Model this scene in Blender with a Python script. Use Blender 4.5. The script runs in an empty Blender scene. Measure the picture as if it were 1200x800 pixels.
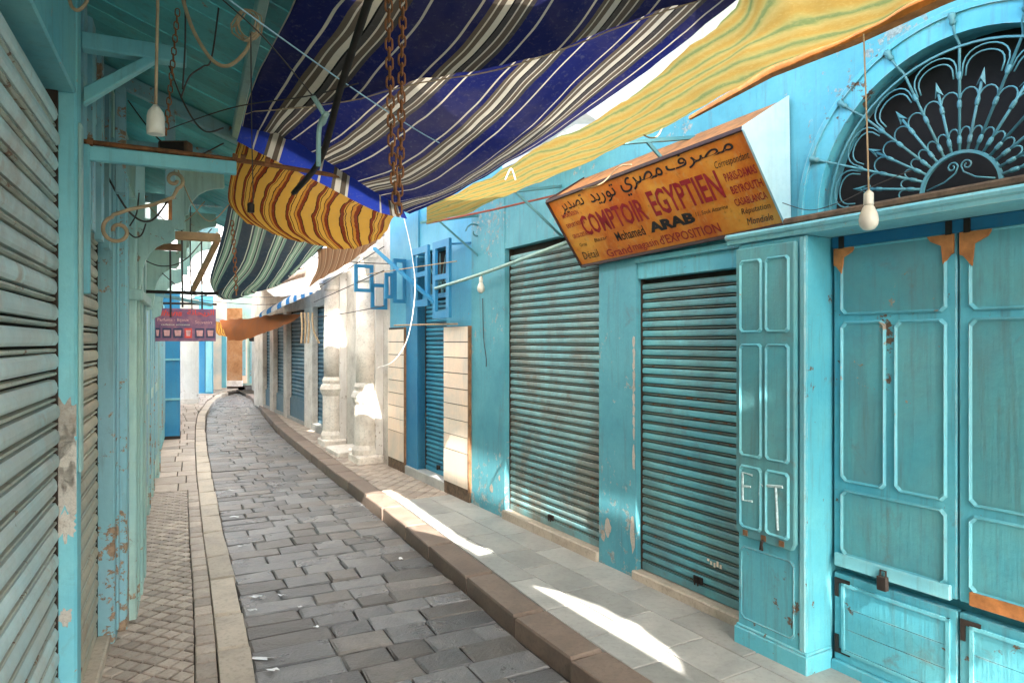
import bpy, bmesh, math, random
from mathutils import Vector, Matrix, noise as mnoise
random.seed(7)
# ------------------------------------------------------------------ camera, sky, sun
scene = bpy.context.scene
C = scene.collection
H = 1.55; FPX = 800.0
cam_d = bpy.data.cameras.new('camera'); cam_d.lens = 24; cam_d.sensor_width = 36; cam_d.clip_start = 0.02; cam_d.clip_end = 500
cam = bpy.data.objects.new('camera', cam_d); C.objects.link(cam)
cam.location = (0, 0, H); cam.rotation_euler = (math.pi/2, 0, 0); scene.camera = cam
SUNV = Vector((-.330, 1.079, -1.0)).normalized()          # direction the light travels
sun_el = math.asin(-SUNV.z); sun_az = math.atan2(-SUNV.x, -SUNV.y)
world = bpy.data.worlds.new('World'); scene.world = world; world.use_nodes = True
wn = world.node_tree.nodes; wl = world.node_tree.links; wn.clear()
sky = wn.new('ShaderNodeTexSky'); sky.sky_type = 'NISHITA'; sky.sun_disc = False
sky.sun_elevation = sun_el; sky.sun_rotation = sun_az; sky.air_density = 1.0; sky.dust_density = 3.0; sky.ozone_density = 1.0
bg = wn.new('ShaderNodeBackground'); bg.inputs[1].default_value = 0.15
wo = wn.new('ShaderNodeOutputWorld'); wl.new(sky.outputs[0], bg.inputs[0]); wl.new(bg.outputs[0], wo.inputs[0])
sd = bpy.data.lights.new('sun', 'SUN'); sd.energy = 2.7; sd.angle = math.radians(0.5); sd.color = (1, .95, .87)
sun = bpy.data.objects.new('sun', sd); C.objects.link(sun); sun.location = (2, -6, 8)
sun.rotation_euler = SUNV.to_track_quat('-Z', 'Y').to_euler()
scene.view_settings.view_transform = 'Standard'; scene.view_settings.look = 'None'
scene.view_settings.exposure = 3.1; scene.view_settings.gamma = 1.0; scene.view_settings.use_curve_mapping = False
scene.render.engine = 'CYCLES'
cy = scene.cycles
cy.max_bounces = 10; cy.diffuse_bounces = 6; cy.glossy_bounces = 4; cy.transmission_bounces = 6; cy.transparent_max_bounces = 8
cy.use_denoising = True; cy.sample_clamp_indirect = 12

# ------------------------------------------------------------------ pixel / frame helpers
def pix(x, y, Y):
    return Vector(((x-600)/FPX*Y, Y, H+(400-y)/FPX*Y))
def gpix(x, y, z=0.0):
    return pix(x, y, FPX*(H-z)/(y-400))
class Frame:
    """a facade plane: t runs along the street away from the camera, o out of the wall into the street, z up"""
    def __init__(s, deg, D, side):
        a = math.radians(deg); s.c, s.s = math.cos(a), math.sin(a); s.D = D; s.side = side
        s.n = Vector((s.c, s.s, 0)); s.e = Vector((-s.s, s.c, 0))
    def q(s, o): return (s.D-o) if s.side > 0 else (o-s.D)
    def w(s, t, o, z): return s.n*s.q(o)+s.e*t+Vector((0, 0, z))
    def d(s, t, o, z): return s.n*(-o*s.side)+s.e*t+Vector((0, 0, z))
    def t(s, x, o=0.0):
        r = (x-600)/FPX; q = s.q(o); return q*(s.c-r*s.s)/(s.s+r*s.c)
    def z(s, y, t, o=0.0): return H+(400-y)/FPX*(s.q(o)*s.s+t*s.c)
    def to(s, v):
        q = v.x*s.c+v.y*s.s; return (-v.x*s.s+v.y*s.c, (s.D-q) if s.side > 0 else (q+s.D))
class WF:
    def w(s, x, y, z): return Vector((x, y, z))
    d = w
R = Frame(29.8, 2.925, 1)
L = Frame(25.1, .36, -1)
W = WF()

# ------------------------------------------------------------------ mesh builder
class MB:
    def __init__(s, fr=W, rel=False): s.v = []; s.f = []; s.uv = []; s.m = fr.d if rel else fr.w
    def add(s, vs, fs, raw=False):
        b = len(s.v); s.v += [Vector(p) if raw else s.m(*p) for p in vs]; s.f += [[i+b for i in f] for f in fs]
    def box(s, a0, a1, b0, b1, c0, c1):
        s.add([(a, b, c) for a in (a0, a1) for b in (b0, b1) for c in (c0, c1)],
              [(0,1,3,2),(4,6,7,5),(0,4,5,1),(2,3,7,6),(0,2,6,4),(1,5,7,3)]); return s
    def prism(s, prof, a0, a1, axis=0):
        """prof: list of 2-D points in the two other axes; extruded along axis"""
        n = len(prof)
        def mk(a, p): q = list(p); q.insert(axis, a); return q
        s.add([mk(a0, p) for p in prof]+[mk(a1, p) for p in prof],
              [list(range(n))[::-1], [n+i for i in range(n)]]+[(i, (i+1) % n, n+(i+1) % n, n+i) for i in range(n)]); return s
    def strip(s, prof, a0, a1, axis=0):
        n = len(prof)
        def mk(a, p): q = list(p); q.insert(axis, a); return q
        s.add([mk(a0, p) for p in prof]+[mk(a1, p) for p in prof], [(i, i+1, n+i+1, n+i) for i in range(n-1)]); return s
    def tube(s, pts, r, n=6, closed=False):
        pts = [s.m(*p) for p in pts]; return s.tubew(pts, r, n, closed)
    def tubew(s, pts, r, n=6, closed=False):
        k = len(pts); b = len(s.v); up = None
        for i, p in enumerate(pts):
            if closed: d = pts[(i+1) % k]-pts[i-1]
            else: d = pts[min(i+1, k-1)]-pts[max(i-1, 0)]
            if d.length < 1e-9: d = Vector((0, 0, 1))
            d.normalize()
            if up is None: up = d.orthogonal().normalized()
            up = (up-d*up.dot(d))
            up = up.normalized() if up.length > 1e-6 else d.orthogonal().normalized()
            o = d.cross(up); rr = r[i] if isinstance(r, (list, tuple)) else r
            for j in range(n):
                a = 2*math.pi*j/n; s.v.append(p+up*(rr*math.cos(a))+o*(rr*math.sin(a)))
        for i in range(k if closed else k-1):
            i2 = (i+1) % k
            for j in range(n):
                s.f.append([b+i*n+j, b+i*n+(j+1) % n, b+i2*n+(j+1) % n, b+i2*n+j])
        if not closed:
            s.f.append([b+j for j in range(n)][::-1]); s.f.append([b+(k-1)*n+j for j in range(n)])
        return s
    def lathe(s, prof, c, n=12):
        """prof [(r,z)], c world centre"""
        b = len(s.v); k = len(prof)
        for r, z in prof:
            for j in range(n):
                a = 2*math.pi*j/n; s.v.append(Vector(c)+Vector((r*math.cos(a), r*math.sin(a), z)))
        for i in range(k-1):
            for j in range(n): s.f.append([b+i*n+j, b+i*n+(j+1) % n, b+(i+1)*n+(j+1) % n, b+(i+1)*n+j])
        s.f.append([b+j for j in range(n)][::-1]); s.f.append([b+(k-1)*n+j for j in range(n)])
        return s
    def mesh(s, name, base=Vector((0, 0, 0)), mat=None, smooth=False, norm=True):
        me = bpy.data.meshes.new(name); me.from_pydata([tuple(v-base) for v in s.v], [], s.f)
        if norm:
            bm = bmesh.new(); bm.from_mesh(me); bmesh.ops.recalc_face_normals(bm, faces=bm.faces); bm.to_mesh(me); bm.free()
        if smooth: me.polygons.foreach_set('use_smooth', [True]*len(me.polygons))
        if mat: me.materials.append(mat)
        return me

def link(name, data, parent=None, loc=None):
    o = bpy.data.objects.new(name, data); C.objects.link(o)
    if parent is not None: o.parent = parent
    if loc is not None: o.location = loc
    return o
def tag(o, label=None, cat=None, group=None, kind=None):
    if label: o['label'] = label
    if cat: o['category'] = cat
    if group: o['group'] = group
    if kind: o['kind'] = kind
    return o
def bevel(o, w=.004, seg=1, ang=40):
    m = o.modifiers.new('bevel', 'BEVEL'); m.width = w; m.segments = seg; m.limit_method = 'ANGLE'; m.angle_limit = math.radians(ang)
    return o
class Thing:
    def __init__(s, name, label, cat, base, group=None, kind=None):
        s.base = Vector(base); s.root = link(name, None, loc=s.base); s.root.empty_display_size = .1
        tag(s.root, label, cat, group, kind)
    def part(s, name, mb, mat, parent=None, bev=0, smooth=False):
        """mesh child; a sub-part hangs on another part (same local axes)"""
        p = parent or s.root
        off = Vector((0, 0, 0))
        q = parent
        me = mb.mesh(name, s.base+(Vector(parent['off']) if parent is not None and 'off' in parent.keys() else off), mat, smooth)
        o = link(name, me, p)
        if bev: bevel(o, bev)
        return o
    def piece(s, name, me, at, parent=None):
        """shared mesh piece at a world point"""
        return link(name, me, parent or s.root, Vector(at)-s.base)
def single(name, mb, mat, label, cat, base=None, group=None, bev=0, smooth=False, kind=None):
    b = Vector(base) if base is not None else sum((Vector(v) for v in mb.v), Vector())/len(mb.v)
    o = link(name, mb.mesh(name, b, mat, smooth), loc=b); tag(o, label, cat, group, kind)
    if bev: bevel(o, bev)
    return o

# ------------------------------------------------------------------ materials
def nodes(name):
    m = bpy.data.materials.new(name); m.use_nodes = True; nt = m.node_tree
    return m, nt, nt.nodes['Principled BSDF']
def N(nt, t, **k):
    n = nt.nodes.new(t)
    for a, b in k.items(): setattr(n, a, b)
    return n
def val(nt, sock, v):
    if isinstance(v, (int, float, tuple, list)): sock.default_value = v
    else: nt.links.new(v, sock)
def mixc(nt, fac, a, b, mode='MIX'):
    n = N(nt, 'ShaderNodeMix', data_type='RGBA', blend_type=mode)
    val(nt, n.inputs[0], fac); val(nt, n.inputs[6], a); val(nt, n.inputs[7], b); return n.outputs[2]
def c4(c, k=1.0): return (c[0]*k, c[1]*k, c[2]*k, 1)
def posn(nt, scale=(1, 1, 1)):
    g = N(nt, 'ShaderNodeNewGeometry'); mp = N(nt, 'ShaderNodeMapping'); mp.inputs['Scale'].default_value = scale
    nt.links.new(g.outputs['Position'], mp.inputs[0]); return mp.outputs[0]
def noise(nt, vec, scale, detail=4, rough=.6, dist=0.0):
    n = N(nt, 'ShaderNodeTexNoise'); n.inputs['Scale'].default_value = scale; n.inputs['Detail'].default_value = detail
    n.inputs['Roughness'].default_value = rough; n.inputs['Distortion'].default_value = dist
    nt.links.new(vec, n.inputs['Vector']); return n.outputs['Fac']
def ramp(nt, fac, stops, interp='LINEAR'):
    n = N(nt, 'ShaderNodeValToRGB'); cr = n.color_ramp; cr.interpolation = interp
    while len(cr.elements) > 1: cr.elements.remove(cr.elements[-1])
    for i, (p, c) in enumerate(stops):
        e = cr.elements[0] if i == 0 else cr.elements.new(p)
        e.position = p; e.color = c if len(c) == 4 else (c[0], c[1], c[2], 1)
    nt.links.new(fac, n.inputs[0]); return n.outputs[0]
def thr(nt, fac, a, b):
    n = N(nt, 'ShaderNodeMapRange'); n.inputs[1].default_value = a; n.inputs[2].default_value = b
    nt.links.new(fac, n.inputs[0]); return n.outputs[0]
def mul(nt, a, b):
    n = N(nt, 'ShaderNodeMath', operation='MULTIPLY'); val(nt, n.inputs[0], a); val(nt, n.inputs[1], b); return n.outputs[0]
def bump(nt, bs, h, strength=.3, dist=.01):
    b = N(nt, 'ShaderNodeBump'); b.inputs['Strength'].default_value = strength; b.inputs['Distance'].default_value = dist
    nt.links.new(h, b.inputs['Height']); nt.links.new(b.outputs[0], bs.inputs['Normal'])

def paint(name, col, dirt=(.10, .07, .045), under=(.42, .33, .24), chip=.70, dirtamt=.55, rough=.5, streak=True, alt=None, rnd=.12, foot=0.0, edge=0.0, stain=0.0, grain=False):
    """old oil paint: tone drift, run-down dirt streaks, chips down to the layer below"""
    m, nt, bs = nodes(name)
    p = posn(nt); ps = posn(nt, (9, 9, .7))
    big = noise(nt, p, 1.7, 5, .62, .3)
    alt = alt or (col[0]*1.25+.02, col[1]*1.04+.01, col[2]*.93)
    c = mixc(nt, thr(nt, big, .36, .66), c4(col, .86), c4(alt))
    fine = noise(nt, p, 38, 5, .7)
    c = mixc(nt, mul(nt, thr(nt, fine, .35, .75), .22), c, c4(col, .6))
    oi = N(nt, 'ShaderNodeObjectInfo'); rr = N(nt, 'ShaderNodeMapRange'); rr.inputs[3].default_value = 1-rnd; rr.inputs[4].default_value = 1+rnd
    nt.links.new(oi.outputs['Random'], rr.inputs[0]); hs = N(nt, 'ShaderNodeHueSaturation'); nt.links.new(rr.outputs[0], hs.inputs['Value']); nt.links.new(c, hs.inputs['Color']); c = hs.outputs[0]
    st = noise(nt, ps if streak else p, 2.6, 6, .68)
    spots = noise(nt, p, 5.5, 6, .7, .5)
    c = mixc(nt, mul(nt, thr(nt, st, .52, .80), dirtamt), c, c4(dirt))
    c = mixc(nt, mul(nt, thr(nt, spots, .60, .72), dirtamt*.8), c, c4(dirt, 1.4))
    if stain:
        sg = noise(nt, posn(nt, (1.3, 1.3, .8)), 1.6, 6, .66, .7); c = mixc(nt, mul(nt, thr(nt, sg, .42, .60), stain), c, c4(dirt, 1.6))
    if edge:
        bv = N(nt, 'ShaderNodeBevel', samples=4); bv.inputs[0].default_value = .007; ge = N(nt, 'ShaderNodeNewGeometry')
        dp = N(nt, 'ShaderNodeVectorMath', operation='DOT_PRODUCT'); nt.links.new(bv.outputs[0], dp.inputs[0]); nt.links.new(ge.outputs['Normal'], dp.inputs[1])
        em = mul(nt, thr(nt, dp.outputs['Value'], .985, .86), thr(nt, noise(nt, p, 11, 6, .7), .44, .58)); c = mixc(nt, mul(nt, em, edge), c, c4((.46, .52, .50)))
        em2 = mul(nt, thr(nt, dp.outputs['Value'], .985, .86), thr(nt, noise(nt, p, 6.3, 6, .7), .57, .62)); c = mixc(nt, mul(nt, em2, edge), c, c4((.13, .075, .045)))
    ch = noise(nt, p, 14, 8, .72, .25); cm = noise(nt, p, 2.1, 3, .5)
    ad = N(nt, 'ShaderNodeMath', operation='MULTIPLY_ADD'); nt.links.new(cm, ad.inputs[0]); ad.inputs[1].default_value = .42; nt.links.new(ch, ad.inputs[2])
    if foot:
        g = N(nt, 'ShaderNodeNewGeometry'); sx = N(nt, 'ShaderNodeSeparateXYZ'); nt.links.new(g.outputs['Position'], sx.inputs[0])
        f = N(nt, 'ShaderNodeMapRange'); f.inputs[1].default_value = .75; f.inputs[2].default_value = 0.0; f.inputs[3].default_value = 0; f.inputs[4].default_value = foot
        nt.links.new(sx.outputs[2], f.inputs[0]); a2 = N(nt, 'ShaderNodeMath'); nt.links.new(ad.outputs[0], a2.inputs[0]); nt.links.new(f.outputs[0], a2.inputs[1]); chv = a2.outputs[0]
    else: chv = ad.outputs[0]
    cf = thr(nt, chv, chip+.10, chip+.125)
    uc = mixc(nt, thr(nt, fine, .4, .6), c4(under), c4(under, .55))
    c = mixc(nt, cf, c, uc)
    nt.links.new(c, bs.inputs['Base Color']); bs.inputs['Specular IOR Level'].default_value = .4
    rn = N(nt, 'ShaderNodeMapRange'); rn.inputs[3].default_value = rough-.14; rn.inputs[4].default_value = rough+.22; nt.links.new(spots, rn.inputs[0]); nt.links.new(rn.outputs[0], bs.inputs['Roughness'])
    hh = N(nt, 'ShaderNodeMath', operation='MULTIPLY_ADD'); nt.links.new(cf, hh.inputs[0]); hh.inputs[1].default_value = -.6; nt.links.new(fine, hh.inputs[2])
    if grain:
        gr = noise(nt, posn(nt, (60, 60, 2.5)), 1.0, 4, .6, .2); g2 = N(nt, 'ShaderNodeMath'); nt.links.new(hh.outputs[0], g2.inputs[0]); nt.links.new(mul(nt, gr, 1.1), g2.inputs[1]); bump(nt, bs, g2.outputs[0], .5, .004)
    else: bump(nt, bs, hh.outputs[0], .45, .004)
    return m
def stone(name, cols, rough=.7, spec=.4, scale=6, bmp=.5, rnd=.22, bdist=.006, spots=(.05, .045, .04)):
    m, nt, bs = nodes(name); p = posn(nt)
    n1 = noise(nt, p, scale, 6, .65, .4); n2 = noise(nt, p, scale*9, 5, .7)
    k = len(cols); c = ramp(nt, n1, [(.25+.5*i/max(k-1, 1), cc) for i, cc in enumerate(cols)])
    c = mixc(nt, mul(nt, thr(nt, n2, .5, .8), .5), c, c4(spots))
    oi = N(nt, 'ShaderNodeObjectInfo'); rr = N(nt, 'ShaderNodeMapRange'); rr.inputs[3].default_value = 1-rnd; rr.inputs[4].default_value = 1+rnd
    nt.links.new(oi.outputs['Random'], rr.inputs[0]); hs = N(nt, 'ShaderNodeHueSaturation'); nt.links.new(rr.outputs[0], hs.inputs['Value']); nt.links.new(c, hs.inputs['Color'])
    nt.links.new(hs.outputs[0], bs.inputs['Base Color'])
    rn = N(nt, 'ShaderNodeMapRange'); rn.inputs[3].default_value = rough-.2; rn.inputs[4].default_value = rough+.2; nt.links.new(n1, rn.inputs[0]); nt.links.new(rn.outputs[0], bs.inputs['Roughness'])
    bs.inputs['Specular IOR Level'].default_value = spec
    hh = N(nt, 'ShaderNodeMath'); nt.links.new(n1, hh.inputs[0]); nt.links.new(mul(nt, n2, .4), hh.inputs[1]); bump(nt, bs, hh.outputs[0], bmp, bdist)
    return m
def flat(name, col, rough=.6, metal=0.0, var=.25, scale=20):
    m, nt, bs = nodes(name); p = posn(nt); n1 = noise(nt, p, scale, 5, .65)
    c = mixc(nt, thr(nt, n1, .3, .7), c4(col, 1-var), c4(col, 1+var)); nt.links.new(c, bs.inputs['Base Color'])
    bs.inputs['Roughness'].default_value = rough; bs.inputs['Metallic'].default_value = metal; bump(nt, bs, n1, .25, .003)
    return m
def cloth(name, stops, reps, trans=.45, wob=0.0, weave=True, sheen=0):
    """woven awning canvas, stripes across uv.x"""
    m, nt, bs = nodes(name)
    uv = N(nt, 'ShaderNodeUVMap'); sx = N(nt, 'ShaderNodeSeparateXYZ'); nt.links.new(uv.outputs[0], sx.inputs[0])
    u = mul(nt, sx.outputs[0], reps)
    p = posn(nt)
    if wob:
        w = noise(nt, p, 6, 3, .5); a = N(nt, 'ShaderNodeMath', operation='MULTIPLY_ADD'); nt.links.new(w, a.inputs[0]); a.inputs[1].default_value = wob; nt.links.new(u, a.inputs[2]); u = a.outputs[0]
    fr = N(nt, 'ShaderNodeMath', operation='FRACT'); nt.links.new(u, fr.inputs[0])
    c = ramp(nt, fr.outputs[0], stops, 'CONSTANT')
    g = noise(nt, p, 2.3, 5, .65); f = noise(nt, p, 60, 4, .7)
    c = mixc(nt, mul(nt, thr(nt, g, .45, .75), .35), c, (.16, .13, .10, 1))
    c = mixc(nt, mul(nt, thr(nt, f, .55, .8), .3), c, (.25, .24, .22, 1))
    nt.links.new(c, bs.inputs['Base Color']); bs.inputs['Roughness'].default_value = .85; bs.inputs['Specular IOR Level'].default_value = .2
    bump(nt, bs, f, .3, .003)
    tr = N(nt, 'ShaderNodeBsdfTranslucent'); nt.links.new(c, tr.inputs[0])
    mx = N(nt, 'ShaderNodeMixShader'); mx.inputs[0].default_value = trans
    nt.links.new(bs.outputs[0], mx.inputs[1]); nt.links.new(tr.outputs[0], mx.inputs[2])
    nt.links.new(mx.outputs[0], nt.nodes['Material Output'].inputs[0])
    return m
M = {}
M['turq'] = paint('turquoise_plaster', (.085, .36, .45), under=(.36, .42, .40), chip=.735, dirtamt=.48, foot=.09, alt=(.13, .42, .49))
M['turq_wood'] = paint('turquoise_wood', (.085, .42, .54), chip=.755, dirtamt=.6, rough=.42, edge=.8, grain=True, under=(.16, .10, .06))
M['turq_panel'] = paint('green_turquoise_panel', (.085, .37, .44), chip=.81, dirtamt=.5, rough=.5, grain=True, stain=.22)
M['turq_rim'] = paint('turquoise_moulding', (.11, .45, .56), chip=.79, dirtamt=.40, rough=.40, edge=.35)
M['turq_light'] = paint('pale_turquoise_edge', (.19, .54, .64), chip=.79, dirtamt=.38, rough=.45, edge=.8)
M['turq_shut'] = paint('turquoise_shutter', (.17, .42, .46), dirt=(.12, .07, .035), chip=.84, dirtamt=.7, streak=False, rnd=.10, alt=(.24, .45, .46), stain=.65)
M['turq_shut2'] = paint('blue_turquoise_shutter', (.11, .41, .49), dirt=(.08, .05, .03), chip=.84, dirtamt=.55, streak=False, rnd=.12, stain=.4)
M['blue_shut'] = paint('blue_shutter', (.03, .26, .42), chip=.90, dirtamt=.25, streak=False)
M['blue'] = paint('blue_wood', (.015, .21, .42), chip=.86, dirtamt=.25)
M['blue_wall'] = paint('blue_plaster', (.07, .36, .55), chip=.82, dirtamt=.25)
M['green'] = paint('pale_green_wood', (.35, .58, .56), under=(.40, .30, .20), chip=.78, dirtamt=.45, foot=.08)
M['green2'] = paint('worn_green_wood', (.25, .52, .57), under=(.36, .24, .15), chip=.70, dirtamt=.5, foot=.11, alt=(.25, .45, .52))
M['green_bright'] = paint('bright_turquoise_post', (.19, .58, .67), under=(.45, .38, .30), chip=.775, dirtamt=.40, foot=.05)
M['green_shut'] = paint('pale_green_shutter', (.57, .74, .73), dirt=(.30, .17, .095), under=(.30, .12, .05), chip=.80, stain=.25, dirtamt=.7, streak=False, alt=(.70, .80, .76))
M['brown_shut'] = paint('brownish_shutter', (.44, .43, .34), dirt=(.20, .11, .06), under=(.3, .14, .07), chip=.82, dirtamt=.7, streak=False)
M['teal_boards'] = paint('teal_boards', (.08, .42, .47), chip=.82, dirtamt=.6, rnd=.22)
M['slate_shut'] = paint('slate_blue_shutter', (.10, .21, .29), chip=.90, dirtamt=.3, streak=False)
M['grime'] = paint('grimy_turquoise', (.10, .16, .15), dirt=(.06, .03, .016), under=(.2, .09, .04), chip=.70, dirtamt=.9, streak=False)
M['grime_pale'] = paint('grimy_pale_green', (.42, .47, .41), dirt=(.16, .085, .045), under=(.28, .13, .06), chip=.72, dirtamt=.85, streak=False)
M['grime_blue'] = paint('grimy_blue', (.02, .16, .27), dirt=(.03, .03, .03), chip=.9, dirtamt=.5, streak=False)
M['gap'] = flat('rusty_gap', (.035, .022, .014), .9)
M['dark'] = flat('interior_shade', (.012, .010, .009), .95)  # near-black stands in for the shade of unlit rooms
M['cream'] = paint('cream_cladding', (.78, .71, .60), dirt=(.42, .33, .23), chip=.92, dirtamt=.3)
M['white'] = paint('white_limewash', (.74, .70, .65), dirt=(.36, .27, .18), under=(.45, .36, .28), chip=.76, dirtamt=.5, foot=.12, alt=(.80, .77, .72))
M['stonecol'] = stone('weathered_column_stone', [(.42, .36, .30), (.66, .60, .53), (.78, .73, .66)], .8, .3, 4, .7)
M['sett'] = stone('dark_paving_sett', [(.085, .085, .088), (.125, .125, .126), (.185, .18, .17)], .36, .6, 7, 1.0, .42, .014)
M['sett_warm'] = stone('brownish_paving_sett', [(.075, .066, .058), (.125, .112, .10), (.19, .17, .15)], .40, .6, 8, 1.0, .4, .014)
mt = M['sett'].node_tree; bsd = mt.nodes['Principled BSDF']; wet = thr(mt, noise(mt, posn(mt, (1, 1, .1)), 3.1, 5, .6, .6), .56, .64)
old = bsd.inputs['Roughness'].links[0].from_socket; mx_ = N(mt, 'ShaderNodeMix', data_type='FLOAT'); mt.links.new(wet, mx_.inputs[0]); mt.links.new(old, mx_.inputs[2]); mx_.inputs[3].default_value = .12; mt.links.new(mx_.outputs[0], bsd.inputs['Roughness'])
M['slab'] = stone('grey_marble_slab', [(.25, .25, .235), (.36, .355, .33), (.45, .435, .40)], .5, .45, 3, .3, .2, .004, (.16, .15, .13))
M['kerb'] = stone('brown_kerb_stone', [(.15, .11, .085), (.21, .155, .12), (.27, .21, .165)], .6, .4, 5, .5, .2)
M['kerb_pale'] = stone('sandy_kerb_stone', [(.32, .26, .20), (.46, .385, .30), (.54, .46, .37)], .6, .4, 4, .5, .16)
M['tile'] = stone('sandy_paving_tile', [(.27, .21, .165), (.39, .32, .26), (.47, .40, .33)], .6, .4, 6, .5, .22)
M['mortar'] = stone('grimy_mortar', [(.045, .037, .03), (.08, .066, .052)], .9, .2, 12, .8)
M['asphalt'] = stone('packed_grit', [(.028, .025, .022), (.06, .052, .045)], .85, .3, 14, .8)
M['rust'] = flat('rusty_iron', (.24, .095, .035), .85, .2, .5, 30)
M['iron'] = flat('dark_iron', (.03, .022, .018), .7, .4, .4)
M['iron_blue'] = paint('painted_ironwork', (.07, .25, .30), dirt=(.2, .09, .04), chip=.88, dirtamt=.35)
M['wood'] = flat('bare_brown_wood', (.20, .10, .045), .75, 0, .45, 14)
M['wood_orange'] = flat('orange_bare_wood', (.42, .16, .045), .7, 0, .4, 14)
M['wood_pale'] = flat('pale_new_wood', (.52, .30, .15), .7, 0, .25, 12)
M['beam_brown'] = flat('weathered_brown_timber', (.11, .070, .042), .85, 0, .55, 18)
M['porcelain'] = flat('aged_porcelain', (.66, .62, .53), .3, 0, .1, 18)
M['rope'] = flat('tan_rope', (.42, .30, .18), .9)
M['wire'] = flat('dark_wire', (.05, .04, .035), .7)
M['wire_blue'] = flat('pale_blue_string', (.35, .55, .65), .6)
M['wire_white'] = flat('white_cord', (.75, .75, .74), .5)
M['red_pipe'] = flat('red_brown_rod', (.28, .06, .03), .6)
M['sign_red'] = flat('sign_red_paint', (.33, .012, .02), .5)
M['sign_black'] = flat('sign_black_paint', (.012, .010, .012), .5)
M['sign_edge'] = flat('sign_dark_edge', (.035, .012, .010), .6)
M['sign_blue'] = paint('pale_blue_sign_side', (.36, .60, .68), chip=.88, dirtamt=.2)
M['brick'] = stone('orange_brick_render', [(.30, .13, .05), (.46, .24, .11), (.55, .36, .22)], .85, .2, 2.5, .7)
M['glass'] = flat('dusty_dark_glass', (.02, .022, .022), .25)

# ------------------------------------------------------------------ the ground
kerbL = [gpix(*p) for p in ((300,800),(289,740),(276,680),(262,624),(247.5,556),(242,522),(240,500),(241,485),(250,470),(262,461),(290,455))]
kerbR = [gpix(*p) for p in ((690,788),(627,742),(537.6,668),(444,592),(384.5,547),(325,500),(300,471),(294,464))]
A0 = math.radians(27.1); RE = Vector((-math.sin(A0), math.cos(A0), 0)); RL = Vector((math.cos(A0), math.sin(A0), 0))
def polyint(pl, t):
    q = [(p.dot(RE), p.dot(RL)) for p in pl]
    if t <= q[0][0]: a, b = q[0], q[2]
    elif t >= q[-1][0]: a, b = q[-2], q[-1]
    else:
        for a, b in zip(q, q[1:]):
            if a[0] <= t <= b[0]: break
    k = (t-a[0])/(b[0]-a[0]); return a[1]+k*(b[1]-a[1])
def latL(t): return polyint(kerbL[:8], t)
def latR(t): return polyint(kerbR, t) if t < 19 else polyint(kerbR, 19)+(t-19)*1.2
class RF:
    def w(s, t, l, z): return RE*t+RL*l+Vector((0, 0, z))
    d = w
RFR = RF()
g = MB(); g.add([(-70, -60, -.30), (70, -60, -.30), (70, 110, -.30), (-70, 110, -.30)], [(0, 1, 2, 3)])
single('ground', g, M['asphalt'], None, None, kind='structure')
rd = MB(RFR); ts = [-6+.8*i for i in range(60)]
rd.add([(t, latL(t)-.02 if t < 17 else latL(17)-.5, -.115) for t in ts]+[(t, (latR(t) if t < 19 else 6)+.02, -.115) for t in ts],
       [(i, i+1, len(ts)+i+1, len(ts)+i) for i in range(len(ts)-1)])
road = single('road', rd, M['asphalt'], None, None, base=(0, 0, -.115), kind='structure')

def stone_mesh(poly, z0, z1, ch=.012, rough=.004, bulge=.004, name='sett'):
    """poly: world xy corners around its own centre; a chamfered block with a slightly domed, uneven top"""
    c = sum((Vector((p[0], p[1], 0)) for p in poly), Vector())/len(poly)
    n = len(poly); ins = []
    for i, p in enumerate(poly):
        v = Vector((p[0]-c.x, p[1]-c.y, 0)); k = max(.2, 1-ch/max(v.length, .01)*1.25); ins.append((v, v*k))
    vs = [v+Vector((0, 0, z0)) for v, _ in ins]+[v+Vector((0, 0, z1-ch*.8+random.uniform(-rough, rough))) for v, _ in ins]
    vs += [w+Vector((0, 0, z1+random.uniform(-rough, rough))) for _, w in ins]+[Vector((0, 0, z1+bulge))]
    fs = [(i, (i+1) % n, n+(i+1) % n, n+i) for i in range(n)]+[(n+i, n+(i+1) % n, 2*n+(i+1) % n, 2*n+i) for i in range(n)]+[(2*n+i, 2*n+(i+1) % n, 3*n) for i in range(n)]
    return c, [tuple(v) for v in vs], fs
def put_stones(polys, parent, base, name, mat, z0, z1, limit=300, **k):
    """each stone its own child; past the limit the farthest are joined"""
    polys = sorted(polys, key=lambda pl: sum(Vector((p[0], p[1])).length for p in pl)/len(pl))
    rest = MB()
    for i, pl in enumerate(polys):
        c, vs, fs = stone_mesh(pl, z0, z1, **k)
        if i < limit:
            me = bpy.data.meshes.new(name); me.from_pydata(vs, [], fs)
            bm = bmesh.new(); bm.from_mesh(me); bmesh.ops.recalc_face_normals(bm, faces=bm.faces); bm.to_mesh(me); bm.free()
            me.materials.append(mat if not isinstance(mat, list) else random.choice(mat))
            link(name, me, parent, Vector((c.x-base.x, c.y-base.y, 0)))
        else: rest.add([Vector(v)+Vector((c.x, c.y, base.z)) for v in vs], fs, raw=True)
    if rest.v:
        o = link(name+'_field', rest.mesh(name+'_field', base, mat if not isinstance(mat, list) else mat[0]), parent); o['kind'] = 'stuff'
def jit(v, a): return v+random.uniform(-a, a)
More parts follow.
